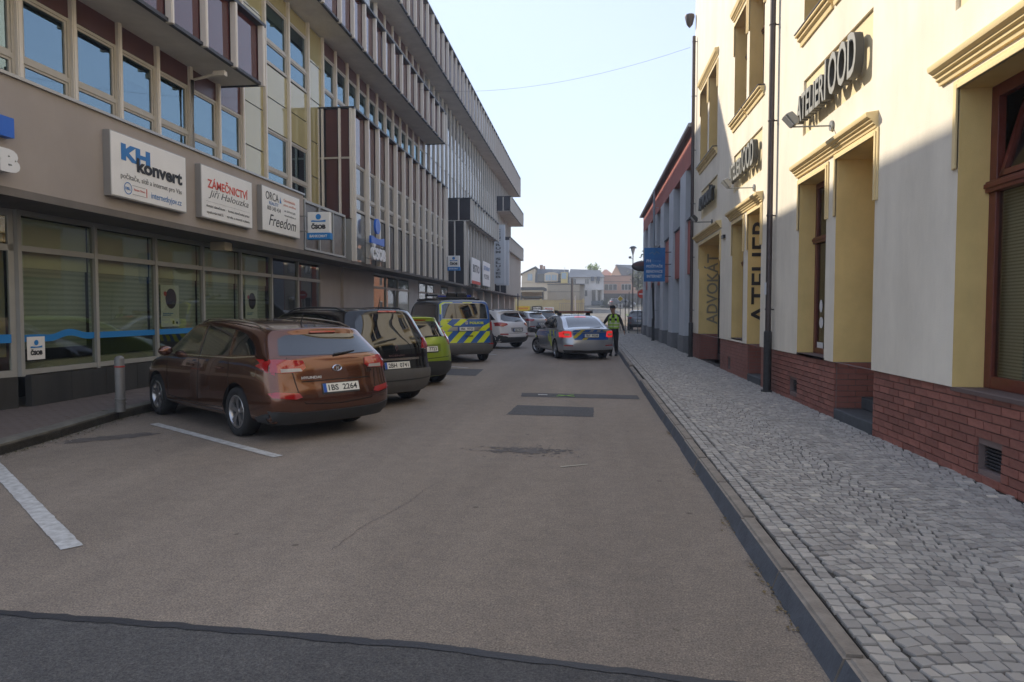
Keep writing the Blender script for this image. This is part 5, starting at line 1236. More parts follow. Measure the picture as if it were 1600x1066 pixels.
# ---------------- green hatchback
gp = paint_mat('paint_green', (.30, .42, .03), .35, .3)
c = Car('hatchback', 'lime green hatchback between the black people carrier and the police van', 3.95, 1.72, 1.48, 2.49, .68, .30, gp,
    [(0, 1.44), (.4, 1.45), (.9, 1.48), (1.5, 1.485), (2.1, 1.45), (2.6, 1.30), (3.0, 1.08), (3.3, .98), (3.6, .88), (3.95, .68)],
    [(0, 1.03), (1, 1.0), (2, .96), (3, .92), (3.6, .78), (3.95, .6)],
    [(.2, .12), (.33, .02), (.55, 0), (.70, .03), (.9, .06), (1.02, .12), (1.2, .24), (1.38, .33), (1.45, .30), (1.5, .34)],
    [(.2, 3.8), (.4, 3.93), (.6, 3.95), (.8, 3.86), (1, 3.6)], wr=.74, bow=.2)
c.decal('rear_window', [(-.60, 1.05), (.60, 1.05), (.54, 1.32), (.42, 1.38), (-.42, 1.38), (-.54, 1.32)], 'rear', cglass); c.decal('side_window', [(.5, 1.08), (2.8, 1.0), (2.4, 1.28), (2.0, 1.38), (1.0, 1.40), (.62, 1.32)], 'side', cglass)
c.seam([(1.4, 1.0), (1.4, 1.4)], 'side', .06, blkpl, 'door_pillar')
for sx in (-1, 1):
    c.decal('taillight', [(sx * .70, .92), (sx * .68, 1.06), (sx * .74, 1.22), (sx * .86, 1.20), (sx * .86, .93)], 'rear', redlens, off=.02, cell=.05); c.decal('taillight_wrap', [(.04, .93), (.1, 1.2), (.3, 1.16), (.22, .95)], 'left' if sx < 0 else 'right', redlens, off=.018, cell=.05)
c.decal('rear_bumper', [(-.80, .23), (-.84, .47), (-.6, .53), (0, .54), (.6, .53), (.84, .47), (.80, .23)], 'rear', blkpl, off=.016); c.decal('rear_bumper_side', [(.04, .24), (.02, .48), (.3, .48), (.36, .24)], 'side', blkpl, off=.016)
c.decal('plate_recess', [(-.36, .74), (-.38, .90), (.38, .90), (.36, .74)], 'rear', paint_mat('paint_green_dark', (.2, .28, .03), .3), off=.004); c.plate(0, .80, '1B9  7723'); c.wiper(0, 1.06, .38, 1.08); c.mirror(2.7, 1.0, gp); c.seam([(-.66, .62), (0, .60), (.66, .62)], 'rear', .012)
c.decal('brake_light', [(-.15, 1.40), (-.15, 1.42), (.15, 1.42), (.15, 1.40)], 'rear', redlens, off=.02)
x, y = from_rr(-3.42, 15.15, PARK, 1.66); c.put(x, y, *PARK)
# ---------------- police van
pvb = paint_mat('paint_van_grey', (.16, .17, .18), .55, .3); pblue = mat('police_blue', (.012, .10, .36), .35, coat=.5); pyel = mat('police_yellow', (.62, .70, .02), .4, coat=.3); psil = paint_mat('paint_silver', (.40, .41, .42), .75, .3)
c = Car('police_van', 'police van with blue and yellow diagonal stripes and POLICIE lettering', 4.9, 1.92, 1.96, 3.0, .95, .34, pvb,
    [(0, 1.90), (.4, 1.92), (1.5, 1.955), (3.0, 1.95), (3.5, 1.88), (3.9, 1.60), (4.25, 1.28), (4.4, 1.15), (4.7, 1.02), (4.9, .8)],
    [(0, 1.15), (3, 1.13), (4, 1.08), (4.6, .9), (4.9, .7)],
    [(.25, .14), (.36, .03), (.5, 0), (.62, .02), (.70, .05), (1.1, .06), (1.3, .09), (1.6, .17), (1.85, .25), (1.95, .30)],
    [(.25, 4.7), (.45, 4.88), (.7, 4.9), (1.0, 4.75), (1.3, 4.5)], wr=.83, bot=.26, bow=.09, boxy=1, group='police vehicles', cat='van')
RW = .80
def clip(poly, x0, x1, z0, z1):
    def cl(P, f, inter):
        out = []
        for i in range(len(P)):
            a, b_ = P[i], P[(i + 1) % len(P)]
            if f(a): out.append(a)
            if f(a) != f(b_): out.append(inter(a, b_))
        return out
    for ax, v, s_ in ((0, x0, 1), (0, x1, -1), (1, z0, 1), (1, z1, -1)):
        poly = cl(poly, lambda p: (p[ax] - v) * s_ >= 0, lambda a, b_: tuple(a[i] + (b_[i] - a[i]) * (v - a[ax]) / (b_[ax] - a[ax]) for i in (0, 1)))
        if not poly: return poly
    return poly
c.decal('rear_livery', [(-.80, .62), (-.80, 1.84), (-.66, 1.885), (.66, 1.885), (.80, 1.84), (.80, .62)], 'rear', pblue, off=.004)
for k in range(-2, 6):       # lower band stripes
    q = clip([(-1.0 + k * .44, .60), (-.78 + k * .44, .60), (-.42 + k * .44, .98), (-.64 + k * .44, .98)], -.79, .79, .625, .975)
    if len(q) > 2: c.decal('yellow_stripe', q, 'rear', pyel, off=.009)
for q in ([(-.79, .98), (-.60, .98), (-.44, 1.13), (-.62, 1.22), (-.79, 1.10)], [(.79, 1.24), (.55, 1.13), (.40, .99), (.64, .99), (.79, 1.10)], [(-.79, 1.15), (-.66, 1.155), (-.44, 1.35), (-.74, 1.35), (-.79, 1.28)], [(-.40, 1.155), (-.18, 1.155), (.08, 1.35), (-.16, 1.35)], [(-.79, 1.50), (-.75, 1.50), (-.71, 1.80), (-.60, 1.835), (-.40, 1.84), (-.36, 1.87), (-.66, 1.87), (-.78, 1.80)], [(-.05, 1.84), (.22, 1.84), (.26, 1.87), (-.05, 1.87)]):
    c.decal('yellow_stripe', q, 'rear', pyel, off=.009)
c.decal('plate_band', [(-.56, 1.00), (-.56, 1.04), (-.46, 1.12), (.50, 1.12), (.40, 1.00)], 'rear', psil, off=.013); c.plate(0.0, 1.055, '3B6  9755')
c.decal('rear_window', [(-.72, 1.37), (-.69, 1.78), (-.60, 1.825), (.60, 1.825), (.69, 1.78), (.72, 1.37)], 'rear', cglass, off=.012)
c.seam([(-.74, 1.36), (-.71, 1.79), (-.60, 1.84), (.60, 1.84), (.71, 1.79), (.74, 1.36), (-.74, 1.36)], 'rear', .014, psil, 'window_trim', .015)
c.seam([(-.80, .985), (.80, .985)], 'rear', .012); c.seam([(-.80, .60), (.80, .60)], 'rear', .012); c.rtext('POLICIE', .12, 1.20, .46, .075, pyel, bold=.04, off=.013); c.rtext('POLICIE', -.60, 1.28, .10, .03, bbk, bold=.02, off=.014)
p = c.rear_pt(.02, 1.235); MB().lathe([(.0, 0), (.045, -.006), (.055, 0)], (0, 0, 0), 8, 'y').xf(T(.02, p.y - .014, 1.235)).build('emblem', psil, c.t); MB().box(-.14, .12, -.0, .012, -.012, .018).xf(T(.1, c.rear_pt(0, .83).y - .02, .83)).build('tailgate_handle', blkpl, c.t)
for sx in (-1, 1):
    c.decal('taillight', [(sx * .81, 1.0), (sx * .81, 1.27), (sx * .95, 1.25), (sx * .955, 1.02)], 'rear', redlens, off=.018, cell=.06); c.decal('taillight_wrap', [(.02, 1.02), (.05, 1.26), (.15, 1.24), (.15, 1.02)], 'left' if sx < 0 else 'right', redlens, off=.016, cell=.06)
    c.decal('rear_reflector', [(sx * .76, .565), (sx * .76, .60), (sx * .93, .60), (sx * .93, .565)], 'rear', redlens, off=.026)
c.decal('rear_bumper', [(-.90, .28), (-.94, .56), (0, .58), (.94, .56), (.90, .28)], 'rear', grp, off=.02); c.decal('rear_bumper_side', [(.03, .3), (.02, .56), (.5, .56), (.5, .3)], 'side', grp, off=.016)
c.decal('side_window', [(.35, 1.24), (3.1, 1.24), (3.1, 1.80), (.45, 1.78)], 'side', cglass); c.decal('side_window', [(3.2, 1.24), (4.1, 1.2), (3.75, 1.62), (3.4, 1.78), (3.2, 1.79)], 'side', cglass); c.decal('side_band', [(.25, .86), (.25, 1.08), (4.3, 1.06), (4.3, .86)], 'side', pblue, off=.004)
c.mirror(3.95, 1.25, blkpl); c.wiper(0, 1.37, .4, 1.42)
lb = MB(); lb.box(-.62, .62, 1.05 - .95, 1.30 - .95, 1.99, 2.05); o = lb.build('light_bar', mat('bar_black', (.015, .015, .017), .3), c.t, bevel=.02)
MB().box(-.30, -.02, .12, .32, 2.05, 2.19).box(.02, .34, .12, .32, 2.05, 2.19).build('speaker', MATS['bar_black'], o, bevel=.02); MB().box(-.60, -.34, .14, .30, 2.05, 2.10).box(.36, .5, .14, .30, 2.05, 2.13).build('beacon', mat('beacon_blue', (.01, .03, .25), .15, coat=1), o)
MB().tube([(-.60, .2, 2.10), (-.92, .3, 2.10)], .03).tube([(-.92, .3, 2.10), (-.94, .25, 2.15)], .035).build('side_lamp', MATS['bar_black'], o)
for yy in (.3, 1.3, 2.2): MB().box(-.70, .70, yy, yy + .05, 2.0, 2.03).build('roof_bar', psil if yy < 1 else blkpl, c.t)
for sx in (-1, 1): MB().box(sx * .72 - .02, sx * .72 + .02, .0, 2.4, 1.95, 2.0).build('roof_rail', blkpl, c.t)
H2 = (-.47, .883); x, y = from_rr(-3.42, 21.95, H2, 1.8); c.put(x, y, *H2)
# ---------------- white SUV
wp = paint_mat('paint_white', (.78, .76, .74), .0, .25)
def suv(name, label, paint, rr, h, plate='', L=4.48, H=1.65):
    c = Car(name, label, L, 1.85, H, 2.67, .88, .345, paint,
        [(0, H - .08), (.3, H - .06), (.9, H - .015), (1.6, H), (2.3, H - .03), (2.8, H - .15), (3.4, 1.17), (3.6, 1.08), (4.0, 1.0), (4.3, .9), (4.48, .75)],
        [(0, 1.10), (1, 1.07), (2, 1.04), (3.2, 1.02), (4.1, .88), (4.48, .68)],
        [(.26, .16), (.4, .03), (.6, 0), (.72, .05), (.95, .05), (1.1, .12), (1.3, .28), (H - .14, .42), (H - .07, .34), (H, .4)],
        [(.26, 4.3), (.5, 4.46), (.7, 4.48), (.9, 4.38), (1.1, 4.1)], wr=.74, bot=.26, bow=.2)
    c.decal('rear_window', [(-.60, 1.17), (-.70, 1.24), (-.58, 1.46), (-.42, 1.52), (.42, 1.52), (.58, 1.46), (.70, 1.24), (.60, 1.17), (0, 1.14)], 'rear', cglass); c.decal('side_window', [(.55, 1.22), (3.35, 1.1), (2.9, 1.35), (2.5, 1.50), (1.4, 1.54), (.9, 1.48)], 'side', cglass)
    for sx in (-1, 1):
        c.decal('taillight', [(sx * .52, 1.03), (sx * .55, 1.09), (sx * .88, 1.13), (sx * .90, .97), (sx * .74, .95)], 'rear', redlens, off=.018, cell=.05); c.decal('taillight_wrap', [(.03, .97), (.05, 1.12), (.4, 1.10), (.2, .98)], 'left' if sx < 0 else 'right', redlens, off=.018, cell=.05)
        c.decal('rear_reflector', [(sx * .55, .60), (sx * .56, .65), (sx * .86, .66), (sx * .88, .61)], 'rear', redlens, off=.02)
    c.decal('rear_bumper', [(-.88, .28), (-.92, .56), (-.66, .55), (-.55, .50), (.55, .50), (.66, .55), (.92, .56), (.88, .28)], 'rear', blkpl, off=.014); c.decal('wheel_arch_trim', [(.03, .28), (.02, .56), (.3, .6), (.5, .34)], 'side', blkpl, off=.012)
    c.decal('plate_recess', [(-.36, .74), (-.38, .90), (.38, .90), (.36, .74)], 'rear', mat('recess_grey', (.25, .25, .25), .5), off=.003); c.plate(0, .80, plate or '2BA  4417'); c.seam([(-.70, .68), (0, .66), (.70, .68)], 'rear', .012); c.wiper(0, 1.18, .35, 1.2); c.mirror(3.1, 1.15, paint); c.rail(.8, 2.6, blkpl); c.antenna(.6, .1)
    x, y = from_rr(*rr, h, 1.76); c.put(x, y, *h); return c
suv('suv', 'white SUV with black lower bumper just beyond the police van', wp, (-3.22, 30.1), PARK)
suv('suv', 'pale car with dark rear half hidden behind the white SUV', paint_mat('paint_light', (.5, .5, .5), .4), (-3.25, 44.5), PARK, H=1.55)
suv('suv', 'dark SUV with red rear lights, farthest car showing in the row', paint_mat('paint_dark', (.02, .022, .026), .4), (-2.9, 55.5), (-.6, .8))
suv('suv', 'grey car parked beyond the grey building, nearer of two', paint_mat('paint_grey', (.12, .13, .14), .5), (4.9, 57.5), (.1, .995))
suv('suv', 'silver car standing farther up beyond the grey building', paint_mat('paint_silver2', (.3, .31, .33), .5), (5.6, 50.0), (.1, .995), H=1.5)
# ---------------- police saloon
op = paint_mat('paint_police_silver', (.42, .44, .47), .55, .28)
c = Car('police_saloon', 'silver police saloon turning across the street with lit tail lamps', 4.66, 1.81, 1.46, 2.686, 1.08, .318, op,
    [(0, 1.0), (.12, 1.015), (.38, 1.04), (.75, 1.22), (1.15, 1.375), (1.55, 1.44), (2.2, 1.46), (2.7, 1.42), (3.1, 1.26), (3.55, 1.02), (3.7, .97), (4.2, .88), (4.5, .77), (4.66, .62)],
    [(0, .97), (1, .965), (2, .95), (3, .93), (3.7, .90), (4.3, .78), (4.66, .58)],
    [(.2, .12), (.32, .03), (.5, 0), (.62, .01), (.68, .05), (.9, .045), (1.0, .03), (1.05, .06), (1.4, .1)],
    [(.2, 4.5), (.4, 4.63), (.6, 4.66), (.75, 4.58), (1.0, 4.3)], wr=.72, bow=.17, group='police vehicles')
c.decal('rear_window', [(-.62, .40), (.62, .40), (.52, 1.12), (.42, 1.20), (-.42, 1.20), (-.52, 1.12)], 'top', cglass, off=.006)
c.decal('side_window', [(2.22, .995), (3.35, .985), (3.02, 1.16), (2.75, 1.29), (2.3, 1.37)], 'side', cglass); c.decal('side_window', [(1.28, 1.01), (2.14, 1.0), (2.2, 1.375), (1.7, 1.37), (1.36, 1.28)], 'side', cglass); c.decal('side_window', [(.98, 1.02), (1.2, 1.01), (1.27, 1.24), (1.12, 1.15)], 'side', cglass)
c.seam([(2.18, .98), (2.2, 1.37)], 'side', .05, blkpl, 'door_pillar'); c.seam([(2.18, .96), (2.18, .36), (3.25, .36), (3.3, .96)], 'side')
c.decal('rear_livery', [(-.55, .92), (.80, .92), (.80, .985), (-.55, .985)], 'rear', pblue, off=.005); c.decal('rear_livery', [(-.50, .66), (-.55, .90), (.70, .90), (.66, .66)], 'rear', pblue, off=.005)
for q in ([(-.40, .90), (-.28, .985), (-.14, .985), (-.26, .92)], [(-.54, .76), (-.40, .90), (-.24, .90), (-.44, .72), (-.52, .70)], [(-.26, .665), (-.12, .78), (.04, .78), (-.10, .665)]): c.decal('yellow_stripe', q, 'rear', mat('livery_gold', (.55, .45, .04), .4, coat=.3), off=.010)
for q in ([(-.02, .92), (.06, .985), (.16, .985), (.10, .92)], [(.24, .92), (.28, .985), (.40, .985), (.36, .92)]): c.decal('silver_stripe', q, 'rear', psil, off=.010)
c.plate(.05, .80, '7B7  9538'); c.rtext('POLICIE', .46, .935, .30, .035, pyel, off=.014); c.seam([(-.55, .91), (.72, .91)], 'rear', .014, psil, 'trim', .012)
for sx in (-1, 1):
    c.decal('taillight', [(sx * .58, .76), (sx * .60, .93), (sx * .70, .95), (sx * .88, .94), (sx * .89, .74), (sx * .66, .735)], 'rear', redlit, off=.018, cell=.05); c.decal('taillight_wrap', [(.02, .75), (.03, .94), (.16, .93), (.24, .87), (.14, .76)], 'left' if sx < 0 else 'right', redlens, off=.016, cell=.05)
    c.decal('indicator', [(sx * .64, .80), (sx * .66, .87), (sx * .80, .87), (sx * .80, .80)], 'rear', mat('indicator_clear', (.6, .45, .3), .2, coat=1), off=.024)
    c.decal('rear_reflector', [(sx * .54, .455), (sx * .56, .49), (sx * .80, .50), (sx * .84, .46)], 'rear', redlens, off=.012)
c.decal('brake_light', [(-.20, 1.115), (-.19, 1.18), (.19, 1.18), (.20, 1.115)], 'top', redlit, off=.012); c.decal('bumper_lip', [(-.78, .22), (-.84, .33), (0, .31), (.84, .33), (.78, .22)], 'rear', blkpl, off=.014)
c.decal('side_livery', [(.95, .74), (.98, .92), (4.0, .86), (4.0, .70)], 'side', pblue, off=.004)
for q in ([(1.5, .40), (1.55, .60), (1.75, .95), (1.88, .95), (1.68, .62), (1.6, .40)], [(1.1, .75), (1.3, .95), (1.42, .95), (1.22, .75)], [(3.9, .62), (4.2, .85), (4.28, .83), (4.0, .62)], [(1.76, .55), (1.95, .80), (2.05, .80), (1.86, .55)]): c.decal('side_stripe', q, 'side', pyel, off=.009)
c.mirror(3.22, 1.02, blkpl); c.wiper(.05, 1.045, .45, 1.06); c.handle(1.35, .84); c.handle(2.3, .83)
for wo_, wx_, wy_, sx in c.wheels:
    if wy_ > 1: wo_.rotation_euler = (wo_.rotation_euler[0], 0, (PI if sx > 0 else 0) + .5)
hz_ = c.tree.ray_cast(Vector((0, 1.9 - 1.08, 4)), Vector((0, 0, -1)))[0].z
o = MB().box(-.62, .62, .70, .98, hz_ + .05, hz_ + .12).build('light_bar', mat('bar_brown', (.045, .03, .028), .2, coat=.6), c.t, bevel=.02)
for sx in (-1, 1): MB().box(sx * .52 - .06, sx * .52 + .06, .75, .9, hz_ - .05, hz_ + .05).build('bar_foot', blkpl, o); MB().box(sx * .63 - .035, sx * .63 + .035, .72, .96, hz_ + .03, hz_ + .135).build('bar_end', blkpl, o)
MB().box(-.56, .56, .69, .699, hz_ + .062, hz_ + .105).build('bar_lens', mat('bar_lens', (.20, .05, .03), .15, coat=1), o)
c.antenna(1.35, .18)
HP = (-.30, .954); c.put(-.33, 23.45, *HP)
POL = c
# ================================================================ street furniture on the right
bsg = mat('sign_board_blue', (.012, .11, .36), .45, col2=(.02, .20, .48), vscale=1.8)
t = thing('blue_sign', 'blue computer shop sign with white words projecting from the grey building', 'sign', (2.22, 29.0, 2.83))
MB().box(0, .86, 0, .05, 0, 1.40).build('board', bsg, t, bevel=.006)
txc = mat('sign_text_white', (.62, .66, .70), .6)
for s_, x_, z_, w_, h_, m_ in (('PH', .10, .80, .18, .12, txc), ('Comp', .32, .80, .38, .10, mat('text_dim', (.10, .26, .5), .6)), ('POČÍTAČE', .10, .58, .66, .14, txc), ('RENOVACE', .10, .36, .66, .12, txc), ('INTERNET', .12, .16, .62, .12, txc)):
    text(s_, w_, h_, Matrix.Translation((x_, -.003, z_)), m_, t, bold=.03)
MB().tube([(.22, -.005, 1.15), (.34, -.005, 1.22), (.42, -.005, 1.12), (.50, -.005, 1.24), (.62, -.005, 1.16)], .007, 6).build('squiggle', mat('squiggle_yellow', (.35, .38, .2), .6), t)
for z in (.2, .7, 1.2): MB().box(.86, 1.12, .01, .04, z, z + .03).build('bracket', zinc, t)
MB().box(.35, .52, -.25, -.12, 1.42, 1.46).tube([(.45, .02, 1.40), (.45, -.1, 1.45), (.43, -.2, 1.44)], .012, 6).build('spot_lamp', lampg, t)
t = thing('oval_sign', 'dark oval hanging shop sign behind the blue sign', 'sign', (2.35, 31.4, 3.63))
MB().sphere((0, 0, 0), .5, 20, 12, (1, .12, .48)).build('disc', mat('oval_dark', (.035, .03, .035), .35, coat=.5), t, smooth=50)
MB().sphere((0, -.035, .07), .4, 20, 12, (1, .08, .28)).build('red_field', mat('oval_red', (.11, .03, .03), .4), t, smooth=50)
MB().box(.45, .98, -.02, .02, -.02, .02).build('bracket', zinc, t)
# street lamp
t = thing('street_lamp', 'tall slim street lamp with a flat hat beyond the grey building', 'street lamp', (3.65, 60, 0))
dm = mat('mast_grey', (.10, .11, .12), .5, metal=.4)
MB().tube([(0, 0, 0), (0, 0, 1.2), (0, 0, 6.4)], [.07, .055, .04], 8).build('mast', dm, t)
MB().lathe([(.05, 6.35), (.06, 6.45), (.20, 7.0), (.21, 7.02)], (0, 0, 0), 6).build('lamp_cage', mat('lamp_clear', (.55, .6, .6), .2), t)
MB().lathe([(.0, 7.22), (.18, 7.18), (.33, 7.05), (.34, 7.02), (.0, 7.02)], (0, 0, 0), 16).build('hat', dm, t, smooth=40)
MB().tube([(0, 0, 6.1), (-.18, 0, 6.15)], .02, 6).box(-.36, -.14, -.08, .08, 6.14, 6.32).build('floodlight', dm, t)
def roadsign(x, y, h, label, cat='road sign'):
    t = thing('road_sign', label, cat, (x, y, gz(y)), 0); MB().tube([(0, 0, 0), (0, 0, h)], .03, 8).build('pole', MATS['mast_grey'], t); return t
yel = mat('sign_yellow', (.65, .48, .03), .5)
t = roadsign(2.42, 56, 2.85, 'yellow diamond priority road sign over a small white plate')
MB().ext([(0, -.04, 2.88), (.28, -.04, 2.60), (0, -.04, 2.32), (-.28, -.04, 2.60)], (0, .012, 0)).build('white_diamond', bwh, t); MB().ext([(0, -.05, 2.80), (.2, -.05, 2.60), (0, -.05, 2.40), (-.2, -.05, 2.60)], (0, .009, 0)).build('yellow_diamond', yel, t)
MB().box(-.2, .2, -.045, -.03, 1.85, 2.2).build('plate', bwh, t); MB().box(-.03, .03, -.05, -.046, 1.9, 2.15).build('arrow', bbk, t)
t = roadsign(3.55, 48, 3.1, 'red and white round road sign right at the end of the grey building')
MB().lathe([(0, 0), (.3, 0), (.3, .015), (0, .015)], (0, -.05, 2.78), 20, 'y').build('red_disc', kred, t); MB().box(-.2, .2, -.06, -.051, 2.74, 2.82).build('white_bar', bwh, t)
for x_, y_, h_, l_ in ((2.52, 50, 2.8, 'thin grey post left of the taller posts at the street end'), (2.82, 50.6, 3.0, 'thin dark post between two other posts at the street end'), (3.35, 49, 4.4, 'tallest thin post beside the grey building end')):
    t = thing('post', l_, 'post', (x_, y_, 0), 0, 'thin posts at the street end'); MB().tube([(0, 0, 0), (0, 0, h_)], .028, 8).build('pole', dm, t); MB().lathe([(.05, 0), (.05, .06), (.03, .08)], (0, 0, 0), 10).build('foot', dm, t)
t = thing('utility_pole', 'grey concrete pole in front of the pale warehouse', 'pole', (-1.85, 70, gz(70) - .1)); MB().tube([(0, 0, 0), (0, 0, 4.7)], [.16, .11], 10).build('pole', mat('concrete_pole', (.30, .27, .22), .9), t); MB().box(-.12, .12, -.03, .03, 4.3, 4.4).build('crossarm', dm, t)
t = thing('post', 'dark post standing at the far end of the office building', 'post', (-6.55, 62, 0), 0); MB().tube([(0, 0, 0), (0, 0, 3.2)], .045, 8).build('pole', mat('navy_post', (.02, .03, .08), .5), t); MB().box(-.5, .5, -.03, .03, 2.95, 3.0).build('crossarm', dm, t)
t = thing('white_pole', 'white banded pole beside the grey concrete pole', 'pole', (-1.55, 72, gz(72))); MB().tube([(0, 0, 0), (0, 0, 2.8)], .06, 8).build('pole', bwh, t); MB().box(-.1, .1, -.08, .08, .5, .9).build('box', dm, t)
# ================================================================ far end of the street
ym = mat('yellow_wall', (.55, .48, .27), .9, var=.06, vscale=.8); wm = mat('white_house', (.66, .62, .58), .85, var=.04, vscale=.8); crm = mat('cream_house', (.62, .52, .38), .85, var=.05, vscale=.8)
sal = mat('salmon_house', (.52, .29, .20), .85, var=.06, vscale=.8); whm = mat('warehouse_beige', (.42, .38, .30), .8, var=.05, vscale=.7); roofd = mat('far_roof_slate', (.10, .115, .14), .7, var=.2, vscale=1); win = mat('far_window', (.05, .055, .06), .08, ior=1.7)
winb = mat('far_window_blue', (.35, .45, .52), .15); wfr = mat('far_window_frame', (.5, .48, .45), .6)
t = root0('yellow_wall', 'long low yellow wall across the end of the street', 'wall')
MB().box(-14, -.75, 84, 84.4, .6, 2.95).build('wall', ym, t); MB().box(-14.05, -.7, 83.95, 84.45, 2.95, 3.03).build('coping', whm, t)
for x_ in (-12, -9, -6, -3.2, -.85): MB().box(x_ - .15, x_ + .15, 83.85, 83.98, .6, 3.1).build('pier', ym, t)
for i, (a, c_, z0, z1, m_, s_, l_) in enumerate(((-9.0, -7.35, 1.65, 2.2, mat('banner_yellow', (.7, .5, .02), .6), 'NON STOP', 'yellow banner on the low yellow wall'), (-7.1, -5.9, 1.55, 2.2, bbk, 'STROJE', 'dark framed white board on the low yellow wall'), (-5.7, -4.4, 1.6, 2.1, bwh, 'PRODEJ', 'pinkish white board on the low yellow wall'))):
    t = root0('banner', l_, 'banner', 'boards on the yellow wall'); MB().box(a, c_, 83.72, 83.8, z0, z1).build('board', m_, t)
    if i == 1: MB().box(a + .15, c_ - .15, 83.70, 83.719, z0 + .15, z1 - .12).build('panel', bwh, t)
    text(s_, (c_ - a) * .7, (z1 - z0) * .38, Matrix.Translation((a + (c_ - a) * .15, 83.69, z0 + (z1 - z0) * .32)), kred if i != 1 else bbk, t, bold=.03)
for x_ in [-3.4 + .33 * k for k in range(8)]: 
    pass
t = root0('railing', 'pale upright railing in front of the right half of the yellow wall', 'railing')
for k in range(14): MB().box(-3.6 + k * .22, -3.53 + k * .22, 80.0, 80.06, gz(80), gz(80) + 1.7).build('bar', whm, t)
MB().box(-3.65, -.6, 80.0, 80.06, gz(80) + 1.7, gz(80) + 1.78).build('rail', whm, t)
t = root0('warehouse', 'windowless beige panelled warehouse behind the yellow wall', 'building')
for k in range(9): MB().box(-5.95 + k * .5, -5.47 + k * .5, 96, 96.06, 1.4, 5.30).build('wall_panel', whm, t)
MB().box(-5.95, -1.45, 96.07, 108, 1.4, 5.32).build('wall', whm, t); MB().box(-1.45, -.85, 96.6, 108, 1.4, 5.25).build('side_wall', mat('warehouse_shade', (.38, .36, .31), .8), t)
MB().box(-6.0, -1.4, 95.97, 96.0, 4.28, 4.33).build('joint_strip', dm, t); MB().box(-6.0, -.8, 95.95, 108.1, 5.32, 5.42).build('roof', dm, t)
t = root0('canopy', 'open canopy with dark flat roof left of the warehouse', 'canopy')
MB().box(-13, -6.0, 89, 95, 4.35, 4.72).build('roof', dm, t); MB().box(-12.9, -6.05, 88.9, 88.99, 4.1, 4.32).build('fascia', whm, t); MB().box(-12, -6.3, 94, 94.2, 1.2, 4.3).build('back_wall', crm, t)
for x_ in (-12, -9, -6.15): MB().box(x_ - .08, x_ + .08, 89.2, 89.36, 1.0, 4.35).build('post', dm, t)
MB().box(-9.2, -6.4, 90.5, 93, 3.35, 3.55).build('lower_roof', dm, t); MB().box(-8.8, -6.5, 91, 92.5, 1.2, 3.3).build('shed_body', mat('shed_brown', (.12, .09, .07), .8), t)
def hwin(par, x0, x1, y, z0, z1, gl=win, fr=wfr, n=2):
    f = MB().box(x0, x1, y - .05, y, z0, z1).build('window', fr, par); w = (x1 - x0) / n
    for k in range(n): MB().box(x0 + k * w + .07, x0 + (k + 1) * w - .05, y - .07, y - .051, z0 + .08, z1 - .08).build('pane', gl, f)
# cream house with mansard roof
t = root0('cream_house', 'cream house with grey mansard roof and dormers behind the warehouse', 'house')
MB().box(-11.6, -3.7, 116, 126, 2.2, 6.5).build('wall', crm, t)
MB().ext([(-11.6, 115.8, 6.5), (-11.2, 115.8, 6.9), (-9.2, 115.8, 9.0), (1.7, 115.8, 8.45), (1.7, 115.8, 6.5)], (0, .01, 0)).build('gable_edge', crm, t) if False else None
MB().add([(-9.3, 115.8, 6.45), (-3.7, 115.8, 6.35), (-3.7, 118.6, 8.75), (-9.2, 118.6, 8.95), (-9.2, 123, 6.4), (-3.7, 123, 6.4)], [(0, 1, 2, 3), (3, 2, 5, 4), (0, 3, 4), (1, 5, 2)]).build('roof', roofd, t)
MB().ext([(-11.6, 115.9, 6.5), (-9.35, 115.9, 6.5), (-9.35, 115.9, 8.8), (-11.5, 115.9, 7.9)], (0, 8, 0)).build('gable', crm, t)
MB().ext([(-11.9, 115.6, 7.75), (-9.2, 115.6, 9.05), (-9.2, 115.6, 9.2), (-11.9, 115.6, 7.9)], (0, 8.4, 0)).build('verge', roofd, t)
hwin(t, -10.6, -9.75, 115.88, 6.75, 7.95, winb); 
d = MB().ext([(-7.7, 115.6, 6.6), (-5.45, 115.6, 6.6), (-5.45, 115.6, 7.95), (-6.1, 115.6, 8.15), (-7.0, 115.6, 8.15), (-7.7, 115.6, 7.95)], (0, 3, 0)).build('dormer', crm, t)
hwin(t, -7.55, -6.6, 115.58, 6.72, 7.75, winb); hwin(t, -6.5, -5.6, 115.58, 6.72, 7.75, winb)
MB().box(-8.9, -7.75, 115.7, 116, 6.6, 7.9).build('roof_window', win, t); MB().box(-5.35, -4.95, 115.7, 116, 6.6, 7.9).build('roof_window', win, t)
MB().box(-4.9, -3.8, 114.9, 118, 6.3, 8.1).build('turret', mat('turret_yellow', (.62, .50, .20), .85), t); MB().box(-4.8, -4.0, 114.85, 114.9, 7.0, 8.0).build('turret_window', winb, t)
MB().box(-8.7, -8.2, 118.5, 119.2, 8.6, 9.6).box(-8.1, -7.8, 118.5, 119, 8.6, 9.4).build('chimney', mat('chimney_brick', (.3, .14, .09), .9), t)
MB().tube([(-4.3, 116, 8.1), (-4.3, 116, 9.1)], .04, 6).build('aerial', wfr, t); MB().box(-6.4, -5.3, 117.0, 117.4, 7.95, 8.0).xf(T(0, 0, .45)).build('skylight', winb, t)
